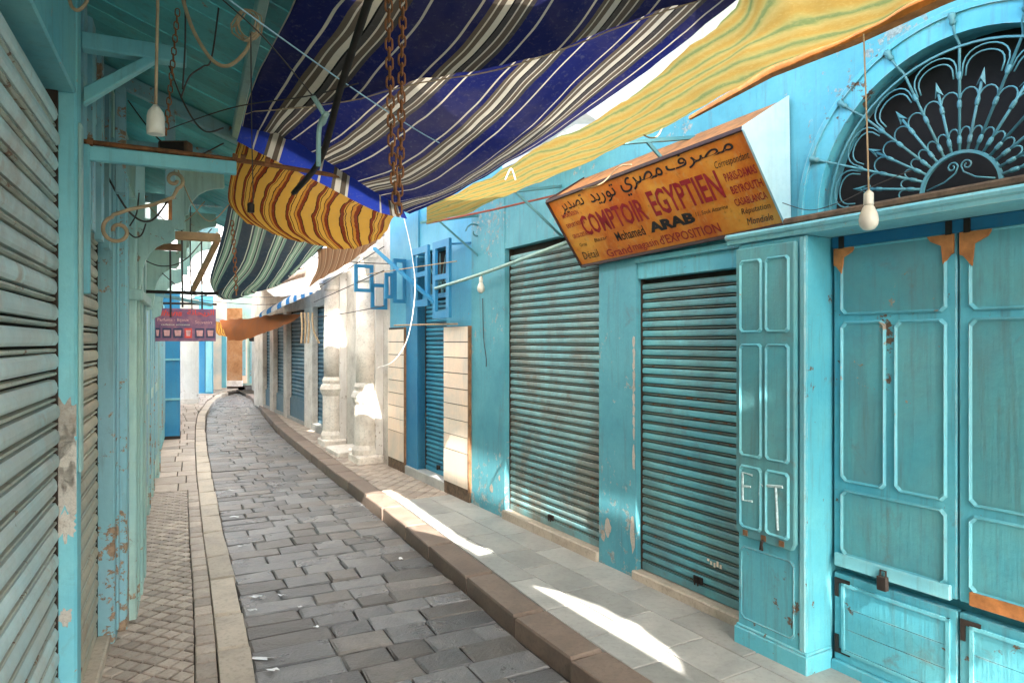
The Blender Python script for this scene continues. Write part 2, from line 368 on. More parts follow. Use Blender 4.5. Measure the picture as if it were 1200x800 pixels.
# setts in rows across the road
setts = []; t = 1.9
while t < 24:
    h = random.uniform(.165, .225) if t < 9 else random.uniform(.2, .27)
    l = latL(t+h/2)+.015; e = latR(t+h/2)-.015
    if t > 16.5: l = latL(16.5)-.1; e = latR(16.5)+(t-16.5)*1.6
    cuts = [l]; x = l+random.uniform(.18, .45)
    while x < e-.15: cuts.append(x); x += random.uniform(.20, .36)
    cuts.append(e); sl = random.uniform(-.012, .012)
    for a, b in zip(cuts, cuts[1:]):
        gp = .003; j = .005
        q = [(t+gp, a+gp), (t+h-gp, a+gp), (t+h-gp, b-gp), (t+gp, b-gp)]
        q = [(jit(tt, j)+sl*(ll-l), jit(ll, j)) for tt, ll in q]
        setts.append([tuple((RFR.w(tt, ll, 0)).xy) for tt, ll in q])
    t += h
put_stones(setts, road, Vector((0, 0, -.115)), 'sett', [M['sett'], M['sett'], M['sett_warm']], -.03, .020, 300, ch=.011, rough=.0055, bulge=.003)

def clip(poly, side):
    """Sutherland-Hodgman against (nx,ny,c): keep n.p<=c"""
    nx, ny, c = side; out = []
    for i, p in enumerate(poly):
        q = poly[(i+1) % len(poly)]; dp = nx*p[0]+ny*p[1]-c; dq = nx*q[0]+ny*q[1]-c
        if dp <= 0: out.append(p)
        if dp*dq < 0: k = dp/(dp-dq); out.append((p[0]+k*(q[0]-p[0]), p[1]+k*(q[1]-p[1])))
    return out
def area(p): return abs(sum(p[i][0]*p[(i+1) % len(p)][1]-p[(i+1) % len(p)][0]*p[i][1] for i in range(len(p))))/2
def toworld(fr, poly): return [tuple(fr.w(a, b, 0).xy) for a, b in poly]

# left pavement: frame L, o 0..36 tiles, .36-.46 strip, .46-.60 kerb
def kerbo(fr, pl, t):
    q = [fr.to(p) for p in pl]
    if t <= q[0][0]: return q[0][1]
    for a, b in zip(q, q[1:]):
        if a[0] <= t <= b[0]: return a[1]+(t-a[0])/(b[0]-a[0])*(b[1]-a[1])
    return q[-1][1]
lp = MB(L); tt_ = [-4+.5*i for i in range(61)]
ko = lambda t: kerbo(L, kerbL, t)
lp.add([(t, -.9, -.02) for t in tt_]+[(t, ko(t)-.03, -.02) for t in tt_]+[(t, ko(t)-.03, -.3) for t in tt_],
       [(i, i+1, 61+i+1, 61+i) for i in range(60)]+[(61+i, 61+i+1, 122+i+1, 122+i) for i in range(60)])
lpav = single('left_pavement', lp, M['mortar'], None, None, base=(0, 0, -.02), kind='structure')
B0 = Vector((0, 0, -.02))
dia = []
w_, h_ = .118, .118
for i in range(-2, 70):
    for j in range(-1, 5):
        ct = 2.4+i*h_; co = .02+j*w_+(0)
        for (dt, do) in ((0, 0), (h_/2, w_/2)):
            g_ = .007
            c0, c1 = ct+dt, co+do
            if c0 > 7.9: continue
            poly = [(c0-h_/2+g_, c1), (c0, c1+w_/2-g_), (c0+h_/2-g_, c1), (c0, c1-w_/2+g_)]
            for sd_ in ((0, 1, ko(c0)-.255), (0, -1, .06), (1, 0, 7.9)): poly = clip(poly, sd_) if poly else poly
            if len(poly) > 2 and area(poly) > .0008: dia.append(toworld(L, [(a+random.uniform(-.003, .003), b+random.uniform(-.003, .003)) for a, b in poly]))
put_stones(dia, lpav, B0, 'paving_tile', M['tile'], -.005, .020, 300, ch=.006, rough=.002, bulge=.001)
rows = []; t = 2.3
while t < 7.9:
    h = random.uniform(.10, .2); k0 = ko(t); rows.append(toworld(L, [(t+.005, k0-.25), (t+h-.005, k0-.25), (t+h-.005, k0-.155), (t+.005, k0-.155)])); t += h
t = 7.92
while t < 24:
    h = random.uniform(.3, .45); k0 = ko(t); o = -.05
    while o < k0-.2:
        w = min(random.uniform(.2, .35), k0-.155-o); rows.append(toworld(L, [(t+.005, o+.005), (t+h-.005, o+.005), (t+h-.005, o+w-.005), (t+.005, o+w-.005)])); o += w
    t += h
put_stones(rows, lpav, B0, 'border_stone', M['tile'], -.005, .020, 300, ch=.008, rough=.003, bulge=.002)
def kerbs(fr, pl, wid, t0, t1, parent, base, mat, sgn, z0=-.16):
    P = []; t = t0
    while t < t1:
        h = random.uniform(.42, .8); f = lambda x: kerbo(fr, pl, x)
        P.append(toworld(fr, [(t+.006, f(t)-wid), (t+h-.006, f(t+h)-wid), (t+h-.006, f(t+h)+random.uniform(-.008, .008)), (t+.006, f(t)+random.uniform(-.008, .008))])); t += h
    put_stones(P, parent, base, 'kerb_stone', mat, z0, .022, 300, ch=.014, rough=.004, bulge=.001)
kerbs(L, kerbL, .15, 1.6, 22, lpav, B0, M['kerb_pale'], 1)

# right pavement
kr = lambda t: kerbo(R, kerbR, t)
rp = MB(R); tt_ = [-4+.5*i for i in range(61)]
rp.add([(t, -1.2, -.02) for t in tt_]+[(t, kr(t)-.03, -.02) for t in tt_]+[(t, kr(t)-.03, -.3) for t in tt_],
       [(i, i+1, 61+i+1, 61+i) for i in range(60)]+[(61+i, 61+i+1, 122+i+1, 122+i) for i in range(60)])
rpav = single('right_pavement', rp, M['mortar'], None, None, base=(0, 0, -.02), kind='structure')
kerbs(R, kerbR, .20, .8, 21, rpav, B0, M['kerb'], 1)
P = []; o = -.02; band = 0
for o0, o1 in ((-.04, .27), (.27, .55), (.55, None)):
    t = .4+random.uniform(0, .4)
    while t < 6.3:
        h = min(random.uniform(.36, .52), 6.32-t); e0, e1 = (o1, o1) if o1 else (kr(t)-.205, kr(t+h)-.205); gp = .0035
        if e0 > o0+.04: P.append(toworld(R, [(t+gp, o0+gp), (t+h-gp, o0+gp), (t+h-gp, e1-gp), (t+gp, e0-gp)]))
        t += h
put_stones(P, rpav, B0, 'paving_slab', M['slab'], -.005, .020, 300, ch=.004, rough=.0015, bulge=.0005)
P = []; w_ = .17
for i in range(0, 72):
    for j in range(-1, 6):
        for (dt, do) in ((0, 0), (w_/2, w_/2)):
            c0, c1 = 6.32+i*w_+dt, j*w_+do; g_ = .006
            poly = [(c0-w_/2+g_, c1), (c0, c1+w_/2-g_), (c0+w_/2-g_, c1), (c0, c1-w_/2+g_)]
            for sd_ in ((0, 1, kr(c0)-.21), (0, -1, .02), (-1, 0, -6.33)): poly = clip(poly, sd_) if poly else poly
            if len(poly) > 2 and area(poly) > .001: P.append(toworld(R, poly))
put_stones(P, rpav, B0, 'paving_tile', M['tile'], -.005, .020, 300, ch=.006, rough=.002, bulge=.001)

# ------------------------------------------------------------------ roller shutters
def slat_mesh(fr, length, pitch, bulge, mat, grime, name='slat'):
    """one lath: a slightly bowed band, and below it the narrow interlock bead where rust and dirt sit"""
    band = [(-.010, -.175), (bulge*.55, -.16), (bulge*.9, -.05), (bulge, .12), (bulge*.85, .32), (bulge*.45, .455), (-.010, .475)]
    bead = [(-.012, -.445), (bulge*.35, -.43), (bulge*.72, -.37), (bulge*.62, -.29), (-.012, -.265)]
    mb = MB(fr, rel=True); mb.strip([(o, k*pitch) for o, k in band], -length/2, length/2, 0); nb = len(mb.f)
    mb.strip([(o, k*pitch) for o, k in bead], -length/2, length/2, 0)
    me = mb.mesh(name, Vector(), mat, smooth=False, norm=False); me.materials.append(grime)
    me.polygons.foreach_set('material_index', [0]*nb+[1]*(len(mb.f)-nb)); return me
def shutter(th, fr, t0, t1, z0, z1, pitch, o, mat, bulge=.011, grime='grime', label=None, lock=True, sill=None, wobble=.0015):
    """roller shutter part of a building: backing > slats, bottom rail, side guides, lock"""
    b = MB(fr); b.box(t0, t1, o-.05, o-.022, z0, z1)
    sh = th.part('roller_shutter', b, M['gap'])
    if label: sh['label'] = label
    n = int((z1-z0-.05)/pitch); me = slat_mesh(fr, t1-t0-.012, pitch, bulge, mat, M[grime])
    for i in range(n):
        c = fr.w((t0+t1)/2, o+random.uniform(-wobble, wobble), z0+.05+pitch*(i+.5))
        s_ = th.piece('slat', me, c+Vector((0, 0, random.uniform(-.001, .001))), sh); s_.rotation_euler = (random.uniform(-.0015, .0015), random.uniform(-.0012, .0012), random.uniform(-.0025, .0025))
    r = MB(fr); r.box(t0+.004, t1-.004, o-.01, o+.012, z0+.002, z0+.05); th.part('bottom_rail', r, mat, sh)
    for a, b_ in ((t0-.004, t0+.016), (t1-.016, t1+.004)):
        gd = MB(fr); gd.box(a, b_, o-.02, o+.014, z0, z1); th.part('guide', gd, M['gap'], sh)
    if lock:
        tc = (t0+t1)/2; lk = MB(fr); lk.box(tc-.035, tc+.035, o+.012, o+.022, z0+.06, z0+.10); lk.tube([(tc-.01, o+.03, z0+.05), (tc-.01, o+.034, z0+.10), (tc+.015, o+.034, z0+.10), (tc+.015, o+.03, z0+.05)], .005, 5)
        th.part('padlock', lk, M['iron'], sh)
    return sh

# ------------------------------------------------------------------ right: turquoise shop house
TS = Thing('turquoise_shop', 'turquoise plaster shop building with two roller shutters and panelled wooden doors under an arched fanlight', 'building', R.w(3, 0, 0))
s1a, s1b = 3.872, 5.227; s2a, s2b = 2.44, 3.476; wt = 3.75
def wallbox(t0, t1, z0, z1, o0=-.16, o1=0.0, mat='turq', name='wall'):
    b = MB(R); b.box(t0, t1, o0, o1, z0, z1); return TS.part(name, b, M[mat])
wallbox(s1b, 5.88, -.05, wt, o1=.006); wallbox(s2b, s1a, -.05, 3.06, o1=0)
wallbox(s1a, s1b, 2.36, 3.06, o1=.001)
wallbox(2.50, s2b, 2.13, 3.06, o1=-.001)
wallbox(2.50, s1b, 3.06, wt, o1=.03, mat='white', name='sky_stand_in')  # white band added to stand in for bright sky above the wall
l = MB(R); l.box(-2.2, 2.5, -.16, -.02, 2.10, 2.165); TS.part('wall', l, M['turq'])
l = MB(R); l.box(2.3, s2b, -.10, -.012, 1.955, 2.13); TS.part('lintel_board', l, M['turq_wood'], bev=.004)
l = MB(R); l.box(2.3, s2b, -.012, .012, 2.06, 2.10); TS.part('lintel_moulding', l, M['turq_wood'], bev=.006)
shutter(TS, R, s1a, s1b, .075, 2.36, .0605, -.055, M['turq_shut'], label='weathered pale turquoise roller shutter with brown grime between its slats')
shutter(TS, R, s2a, s2b, .06, 1.955, .0605, -.055, M['turq_shut2'], label='bluer turquoise roller shutter beneath the orange painted sign')
for a, b_, z_ in ((s1a, s1b+.02, .075), (s2a, s2b+.02, .055)):
    l = MB(R); l.box(a, b_, -.16, .025, -.05, z_); TS.part('door_sill', l, M['kerb_pale'], bev=.008)
# little stickers left on shutter two
l = MB(R)
for k_ in range(5):
    a = 2.78+k_*.024; z_ = .262+random.uniform(-.012, .012); l.box(a, a+random.uniform(.006, .014), -.045, -.0405, z_, z_+random.uniform(.012, .03))
TS.part('torn_sticker', l, M['cream'])
# bare plaster where the paint has flaked off the pier between the shutters
def flake(tc, zc, w, h, n=13, o=.0022):
    l = MB(R); l.add([(tc+w*random.uniform(.55, 1.0)*math.cos(6.283*i/n), o, zc+h*random.uniform(.6, 1.0)*math.sin(6.283*i/n)) for i in range(n)], [list(range(n))]); TS.part('bare_patch', l, M['bare'])
M['bare'] = stone('bare_plaster', [(.40, .35, .29), (.52, .47, .40), (.34, .26, .19)], .9, .2, 14, .8)
for k_ in range(9): flake(s2b+.018, .95+k_*.075, .016, .05)
flake(s2b+.02, .78, .02, .10); flake(s2b+.03, .28, .03, .14); flake(s1a-.10, .26, .045, .075); flake(s1a-.05, .20, .03, .05); flake(s1b+.24, .22, .04, .05, o=.0085); flake(s1b+.09, .34, .02, .03, o=.0085)
# pilaster with hung shutter panel
p0, p1, po = 2.077, 2.483, .155
l = MB(R); l.box(p0, p1, -.16, po, 0, 2.048); pil = TS.part('pilaster', l, M['turq_wood'], bev=.006)
l = MB(R); l.box(p0-.012, p1+.014, -.02, po+.016, -.03, .085); l.box(p0-.006, p1+.007, -.02, po+.009, .085, .10); TS.part('plinth', l, M['turq_wood'], pil, bev=.004)
l = MB(R); l.box(p0+.004, p0+.035, po-.002, po+.007, .10, 2.04); TS.part('corner_bead', l, M['turq_light'], pil, bev=.004)
def panel(th, fr, t0, t1, z0, z1, o, parent, dep=.012, mat='turq_panel', rim='turq_rim', rw=.010, cut=.02):
    """a sunk field with a raised bevelled moulding around it"""
    f = MB(fr); f.box(t0, t1, o-.003, o+.0015, z0, z1); th.part('panel_field', f, M[mat], parent)
    def ring(a, b): return [(t0+a, z0+a+cut), (t0+a+cut, z0+a), (t1-a-cut, z0+a), (t1-a, z0+a+cut), (t1-a, z1-a-cut), (t1-a-cut, z1-a), (t0+a+cut, z1-a), (t0+a, z1-a-cut)]
    r0, r1, r2 = ring(-rw, 0), ring(-.2*rw, 0), ring(rw*.6, 0)
    m_ = MB(fr); m_.add([(a, o, b) for a, b in r0]+[(a, o+dep, b) for a, b in r1]+[(a, o+.001, b) for a, b in r2],
        [(i, (i+1) % 8, 8+(i+1) % 8, 8+i) for i in range(8)]+[(8+i, 8+(i+1) % 8, 16+(i+1) % 8, 16+i) for i in range(8)])
    th.part('panel_moulding', m_, M[rim], parent)
panel(TS, R, p0+.07, p1-.025, .14, .50, po, pil, .006, 'turq_wood', 'turq_wood', .008)
hp = MB(R); hp.prism([(p0+.035, .60), (p0+.055, .565), (p1-.05, .565), (p1-.02, .60), (p1-.02, 2.02), (p0+.035, 2.02)], po+.012, po+.040, 1)
hung = TS.part('hung_shutter_panel', hp, M['turq_panel'], pil, bev=.005); hung['label'] = 'greenish hung shutter panel on the pilaster with white scrawled letters'
ha, hb = p0+.035, p1-.02; hm = (ha+hb)/2
def panel2(t0, t1, z0, z1): panel(TS, R, t0, t1, z0, z1, po+.041, pil, .010, 'turq_panel', 'turq_rim', .010, .014)
for (za, zb) in ((1.60, 1.95), (.98, 1.53), (.62, .92)):
    panel2(ha+.035, hm-.018, za, zb); panel2(hm+.018, hb-.035, za, zb)
for k_ in (.2, .5, .82):
    l = MB(R); a = ha+(hb-ha)*k_; l.box(a-.014, a+.014, po+.04, po+.044, .575, .602); TS.part('corner_iron', l, M['wood'], pil)
l = MB(R); l.tube([(hm, po+.044, .58), (hm, po+.055, .56), (hm, po+.05, .53), (hm+.014, po+.05, .53), (hm+.014, po+.04, .57)], .006, 5); TS.part('hasp', l, M['iron'], pil)
# scrawled letters E E T
l = MB(R)
M['chalk'] = flat('smeared_white_paint', (.42, .56, .57), .85, 0, .35, 60)
def stroke(pts, w=.0065):
    w *= .95
    l.tube([(a, po+.0445, b) for a, b in pts], w, 5)
ea, eb = hb-.05, hb-.11
stroke([(eb, .885), (ea, .89), (ea, .75), (eb, .755)]); stroke([(ea, .82), (eb+.01, .825)])
ea, eb = hb-.155, hb-.175
stroke([(eb, .84), (ea, .86), (ea+.004, .80), (ea, .745)], .003)
stroke([(hb-.20, .85), (hb-.29, .86)], .008); stroke([(hb-.25, .86), (hb-.262, .65)], .007)
TS.part('graffiti', l, M['chalk'], pil)
# cornice over pilaster and doors
l = MB(R); l.prism([(-.02, 2.045), (.158, 2.05), (.172, 2.052), (.175, 2.07), (.188, 2.077), (.193, 2.09), (.185, 2.102), (-.02, 2.102)], -2.2, 2.54, 0); cor = TS.part('cornice', l, M['turq_light'])
l = MB(R); l.box(-2.2, 2.20, -.02, .175, 2.102, 2.138); TS.part('timber_ledge', l, M['beam_brown'], bev=.01)
l = MB(R); l.box(-2.2, p0-.01, -.10, -.015, 1.99, 2.045); TS.part('door_head', l, M['blue'], bev=.004)
l = MB(R); l.box(-2.2, p0-.0, -.16, -.10, -.05, 2.10); TS.part('door_backing', l, M['turq_wood'])
# unseen overhang added to keep the sun off the upper wall
l = MB(R); l.box(-4.5, 5.88, -1.2, .82, wt, wt+.12); TS.part('sun_block_slab', l, M['turq'])
# doors
do = -.022
def door(t1, t0, split, label):
    d = MB(R); d.box(t0+.004, t1-.004, do-.045, do, .50, 2.025); dr = TS.part('wooden_door', d, M['turq_wood'], bev=.005); dr['label'] = label
    m_ = .05
    for (za, zb, sp) in ((1.68, 1.985, False), (.90, 1.635, split), (.555, .85, False)):
        if sp:
            mid = (t0+t1)/2
            panel(TS, R, t0+m_, mid-.028, za, zb, do+.001, dr); panel(TS, R, mid+.028, t1-m_, za, zb, do+.001, dr)
        else: panel(TS, R, t0+m_, t1-m_, za, zb, do+.001, dr)
    return dr
dA = 1.505; dW = .555; DT = p0-.012
d1 = door(DT, dA, True, 'panelled turquoise door leaf beside the pilaster with two tall middle panels')
d2 = door(dA, dA-dW, False, 'panelled turquoise door leaf with a bare orange wood bottom rail')
d3 = door(dA-dW, dA-2*dW, False, 'panelled turquoise door leaf farthest from the pilaster')
d4 = door(dA-2*dW, dA-3*dW, True, 'last turquoise door leaf of the row')
l = MB(R); l.box(dA+.02, DT-.02, do, do+.022, .495, .555); TS.part('bottom_batten', l, M['turq_light'], d1, bev=.004)
l = MB(R); l.box(dA-dW+.01, dA-.05, do, do+.02, .50, .555); TS.part('bare_rail', l, M['wood_orange'], d2, bev=.004)
def corner_iron(ta, za, sx, sz, sz2=.085, mat='wood_orange', dr=None):
    l = MB(R); l.prism([(ta, za), (ta+sx*sz2*1.0, za), (ta+sx*sz2*.85, za+sz*sz2*.22), (ta+sx*sz2*.45, za+sz*sz2*.42), (ta+sx*sz2*.38, za+sz*sz2*1.15), (ta+sx*sz2*.12, za+sz*sz2*.8), (ta, za+sz*sz2*.75)], do+.001, do+.013, 1); TS.part('corner_iron', l, M[mat], dr)
corner_iron(DT-.012, 1.988, -1, -1, .105, 'wood_orange', d1); corner_iron(dA+.012, 1.988, 1, -1, .105, 'wood_orange', d1); corner_iron(dA-.012, 1.989, -1, -1, .12, 'wood_orange', d2)
for (a, dr) in ((DT-.05, d1), (dA+.03, d1), (dA-.04, d2)):
    l = MB(R); l.box(a-.012, a+.012, do, do+.014, 1.985, 2.042); TS.part('bolt', l, M['iron'], dr)
l = MB(R); tc = 1.80; l.box(tc-.02, tc+.02, do+.02, do+.045, .455, .515); l.tube([(tc-.012, do+.03, .51), (tc-.012, do+.03, .54), (tc+.012, do+.03, .54), (tc+.012, do+.03, .51)], .005, 5); TS.part('padlock', l, M['iron'], d1)
def lower(t1, t0, label):
    d = MB(R); d.box(t0+.004, t1-.004, do-.05, do-.004, .045, .455); dr = TS.part('lower_door', d, M['turq_wood'], bev=.004); dr['label'] = label
    f = t0+.045; e = t1-.06; n = 3; zz = [.105+(.40-.105)*i/n for i in range(n+1)]
    for za, zb in zip(zz, zz[1:]):
        q = MB(R); q.box(f, e, do-.006, do-.001, za+.0015, zb-.0015); TS.part('plank', q, M['turq_wood'], dr)
    q = MB(R)
    for (a0, a1, z0_, z1_) in ((f-.014, f, .09, .415), (e, e+.014, .09, .415), (f-.014, e+.014, .09, .104), (f-.014, e+.014, .401, .415)): q.box(a0, a1, do-.005, do+.006, z0_, z1_)
    TS.part('panel_moulding', q, M['turq_rim'], dr)
    for zc, s_ in ((.42, -1), (.09, 1)):
        q = MB(R); q.box(t1-.028, t1-.010, do-.004, do+.003, min(zc, zc+.075*s_), max(zc, zc+.075*s_)); q.box(t1-.085, t1-.010, do-.004, do+.0035, zc-.01, zc+.012); TS.part('hinge_strap', q, M['iron'], dr)
    return dr
q1 = lower(DT, dA, 'lower plank hatch with iron corner straps beside the pilaster'); lower(dA, dA-dW, 'lower plank hatch below the bare wood rail'); lower(dA-dW, dA-2*dW, 'lower plank hatch near the end of the doors')
l = MB(R); l.box(-2.2, DT, -.08, -.005, -.04, .045); TS.part('threshold', l, M['turq_wood'], bev=.005)
# wall above the cornice with the arched opening
fc, fz, fr_ = 1.50, 2.165, .645
l = MB(R); n = 28
arc = [(fc+fr_*math.cos(math.pi*i/n), fz+fr_*math.sin(math.pi*i/n)) for i in range(n+1)]
top = [(fc+1.0*math.cos(math.pi*i/n), wt) for i in range(n+1)]
outer = []
for i in range(n+1):
    a = math.pi*i/n; ca, sa = math.cos(a), math.sin(a); k_ = min(1.0/max(abs(ca), 1e-6), (wt-fz)/max(sa, 1e-6)); outer.append((fc+k_*ca, fz+k_*sa))
# insert corners by splitting at the two diagonal angles is close enough: outer follows the box edge
vs = [(a, -.002, b) for a, b in arc]+[(a, -.002, b) for a, b in outer]+[(a, -.16, b) for a, b in arc]
l.add(vs, [(i, i+1, n+1+i+1, n+1+i) for i in range(n)]+[(i, i+1, 2*(n+1)+i+1, 2*(n+1)+i) for i in range(n)])
TS.part('wall', l, M['turq'])
wallbox(-4.5, fc-1.0, 2.165, wt, o1=-.002); 
wallbox(-4.5, -2.2, -.05, 2.165, o1=-.003)
l = MB(R); l.box(fc-.9, fc+.9, -.40, -.16, 2.1, 3.2); TS.part('room_shade_block', l, M['dark'])  # solid block, the room's darkness is put into its colour
def arcring(mb, r0, r1, o0, o1, n=32):
    p = []
    for i in range(n+1):
        a = math.pi*i/n
        for r, o in ((r0, o0), (r0, o1), (r1, o1), (r1, o0)): p.append((fc+r*math.cos(a), o, fz+r*math.sin(a)))
    mb.add(p, [(4*i+j, 4*i+(j+1) % 4, 4*i+4+(j+1) % 4, 4*i+4+j) for i in range(n) for j in range(4)]+[(0, 1, 2, 3), (4*n, 4*n+1, 4*n+2, 4*n+3)])
l = MB(R); arcring(l, .62, .70, -.05, .014); fan = TS.part('fanlight', l, M['turq_wood']); fan['label'] = 'arched fanlight with painted wrought iron grille of spokes and arrowheads'
l = MB(R); arcring(l, .70, .725, -.01, .026); TS.part('arch_moulding', l, M['turq_wood'], fan)
l = MB(R); arcring(l, .575, .583, -.03, -.018); TS.part('iron_ring', l, M['iron_blue'], fan)
l = MB(R); arcring(l, .145, .158, -.035, -.02); TS.part('iron_ring', l, M['iron_blue'], fan)
def fp(r, a, o=-.025): return (fc+r*math.cos(a), o, fz+r*math.sin(a))
ang = [math.pi*i/16 for i in range(17)]
for i, a in enumerate(ang):
    long = i % 2 == 0
    r1 = .64 if long else .42
    if i in (0, 16): r1 = .50
    l = MB(R); l.tube([fp(.155, a), fp(.59, a), fp(.625, a, .012), fp(.69, a, .034)] if long and i not in (0, 16) else [fp(.155, a), fp(r1, a)], .0058, 6); TS.part('spoke', l, M['iron_blue'], fan, smooth=True)
    for rc in (.20, .345) + ((.46,) if long else ()):
        l = MB(R); l.tube([fp(rc-.018, a), fp(rc-.010, a), fp(rc+.010, a), fp(rc+.018, a)], [.006, .0092, .0092, .006], 6); TS.part('collar', l, M['iron_blue'], fan, smooth=True)
    if long and i not in (0, 16):
        l = MB(R); l.tube([fp(.655, a, .022), fp(.665, a, .026), fp(.675, a, .030), fp(.692, a, .034), fp(.702, a, .036)], [.008, .014, .010, .017, .010], 6); TS.part('knob', l, M['iron_blue'], fan, smooth=True)
    if not long or i in (0, 16):
        tip = r1+.055; l = MB(R); da = .045
        l.add([fp(tip, a), fp(r1-.015, a+da), fp(r1+.008, a), fp(r1-.015, a-da), fp(r1+.01, a, -.012), fp(r1+.01, a, -.038)], [(0, 1, 4), (1, 2, 4), (2, 3, 4), (3, 0, 4), (0, 1, 5), (1, 2, 5), (2, 3, 5), (3, 0, 5)])
        TS.part('arrowhead', l, M['iron_blue'], fan)
for i in range(16):
    a, b_ = ang[i], ang[i+1]
    for rb, rh in ((.20, .05), (.345, .06)):
        l = MB(R); pts = []
        for k_ in range(9):
            f = k_/8; th_ = math.pi*f; am = (a+b_)/2+(b_-a)/2*-math.cos(th_); pts.append(fp(rb+rh*math.sin(th_)**.8, am))
        l.tube(pts, .0034, 5); TS.part('loop', l, M['iron_blue'], fan, smooth=True)
for i in range(0, 16, 2):
    a, b_ = ang[i], ang[i+2]
    for sh, k2 in ((.10, .0), (.075, .03)):
        l = MB(R); pts = []
        for k_ in range(13):
            f = k_/12; th_ = math.pi*f; am = (a+b_)/2+((b_-a)/2-.02-k2)*-math.cos(th_); pts.append(fp(.455+(sh+.01)*math.sin(th_)**.6, am))
        l.tube(pts, .0034, 5); TS.part('pointed_loop', l, M['iron_blue'], fan, smooth=True)
for sgn in (-1, 1):
    l = MB(R); pts = []
    for k_ in range(22):
        f = k_/21; th_ = f*7.5; r = .022*(1-f*.75); pts.append((fc+sgn*(.028-r*math.cos(th_)), -.025, fz+.095+r*math.sin(th_)))
    pts = [(fc+sgn*.13, -.025, fz+.02), (fc+sgn*.06, -.025, fz+.04), (fc+sgn*.015, -.025, fz+.07)]+pts
    l.tube(pts, .0035, 5); TS.part('scroll', l, M['iron_blue'], fan, smooth=True)

# ------------------------------------------------------------------ orange sign box
def text_mesh(body, size, width=None, shear=0, extr=.0, bold=0.0):
    cu = bpy.data.curves.new('lettering', 'FONT'); cu.body = body; cu.size = size; cu.resolution_u = 2; cu.shear = shear; cu.offset = bold; cu.fill_mode = 'FRONT'
    ob = bpy.data.objects.new('lettering', cu); C.objects.link(ob); dg = bpy.context.evaluated_depsgraph_get()
    me = bpy.data.meshes.new_from_object(ob.evaluated_get(dg)); vs = [v.co.copy() for v in me.vertices]; fs = [list(p.vertices) for p in me.polygons]
    bpy.data.objects.remove(ob); bpy.data.curves.remove(cu); bpy.data.meshes.remove(me); return vs, fs
AR = {'ا': 0xFE8D, 'ب': 0xFE8F, 'ت': 0xFE95, 'ح': 0xFEA1, 'د': 0xFEA9, 'ر': 0xFEAD, 'ص': 0xFEB9, 'ف': 0xFED1, 'ل': 0xFEDD, 'م': 0xFEE1, 'ن': 0xFEE5, 'و': 0xFEED, 'ي': 0xFEF1, 'ة': 0xFE93}
NJ = set('ادروة')
def arabic(s):
    out = ''
    for wd in s.split(' '):
        o = []
        for i, ch in enumerate(wd):
            pv = i > 0 and wd[i-1] not in NJ; nx = i < len(wd)-1 and ch not in NJ
            o.append(chr(AR[ch]+(3 if pv and nx else 2 if nx else 1 if pv else 0)))
        out = ''.join(reversed(o))+(' ' if out else '')+out
    return out
def lay(place, body, u0, u1, v0, v1, shear=0, bold=0.0, slope=0.0):
    """fit text to the box u0..u1 (left to right), v0..v1 (top to bottom) of a face; place(u,v)->world"""
    vs, fs = text_mesh(body, 1.0, shear=shear, bold=bold); mb = MB()
    if not vs: return mb
    x0, x1 = min(v.x for v in vs), max(v.x for v in vs); y0, y1 = min(v.y for v in vs), max(v.y for v in vs)
    pts = []
    for v in vs:
        u = u0+(v.x-x0)/(x1-x0)*(u1-u0); w = v1-(v.y-y0)/(y1-y0)*(v1-v0); pts.append(place(u, w+slope*(u-u0)))
    mb.add(pts, fs, raw=True); return mb
sa, sb = 2.29, 4.02
m, nt, bs = nodes('orange_sign_face'); p = posn(nt); n1 = noise(nt, p, 3.2, 5, .65, .3); n2 = noise(nt, posn(nt, (14, 14, 1.5)), 2.2, 5, .6)
c = ramp(nt, n1, [(.3, (.52, .085, .010)), (.48, (.70, .20, .016)), (.7, (.82, .38, .05))])
c = mixc(nt, mul(nt, thr(nt, n2, .55, .75), .55), c, (.62, .38, .14, 1)); c = mixc(nt, mul(nt, thr(nt, noise(nt, p, 22, 6, .7), .58, .75), .6), c, (.16, .05, .012, 1))
nt.links.new(c, bs.inputs['Base Color']); bs.inputs['Roughness'].default_value = .38; M['sign_face'] = m
SG = Thing('shop_sign', 'orange painted sign box reading COMPTOIR EGYPTIEN in red, leaning out above the roller shutters', 'sign', R.w((sa+sb)/2, 0, 2.12))
zt = lambda t: (2.135-(t-sa)*.025, 2.57-(t-sa)*.025, 2.77-(t-sa)*.025)
def sgp(t, k):   # k=0 bottom back,1 front,2 top back
    z = zt(t)[k]; return (t, (.035, .335, .02)[k], z)
l = MB(R); l.add([sgp(sa, 0), sgp(sa, 1), sgp(sb, 1), sgp(sb, 0)], [(0, 1, 2, 3)]); 
l.add([tuple(Vector(sgp(a, k))+Vector((0, -.012, .004))) for a, k in ((sa, 0), (sa, 1), (sb, 1), (sb, 0))], [(0, 1, 2, 3)])
face = SG.part('sign_face', l, M['sign_face'])
l = MB(R); l.add([sgp(sa, 1), sgp(sa, 2), sgp(sb, 2), sgp(sb, 1)], [(0, 1, 2, 3)]); SG.part('sign_top', l, M['wood_orange'])
for a, d_, mt in ((sa, -.006, 'sign_blue'), (sb, .006, 'sign_edge')):
    l = MB(R); pr = [sgp(a, 0)[1:], sgp(a, 1)[1:], sgp(a, 2)[1:]]; pr = [(pr[0][0]-.03, pr[0][1]-.01), (pr[0][0]+.006, pr[0][1]-.01), (pr[1][0]+.012, pr[1][1]-.008), (pr[1][0]+.008, pr[1][1]+.012), (pr[2][0], pr[2][1]+.012)]
    l.prism(pr, min(a, a+d_*2), max(a, a+d_*2), 0); SG.part('sign_side', l, M[mt])
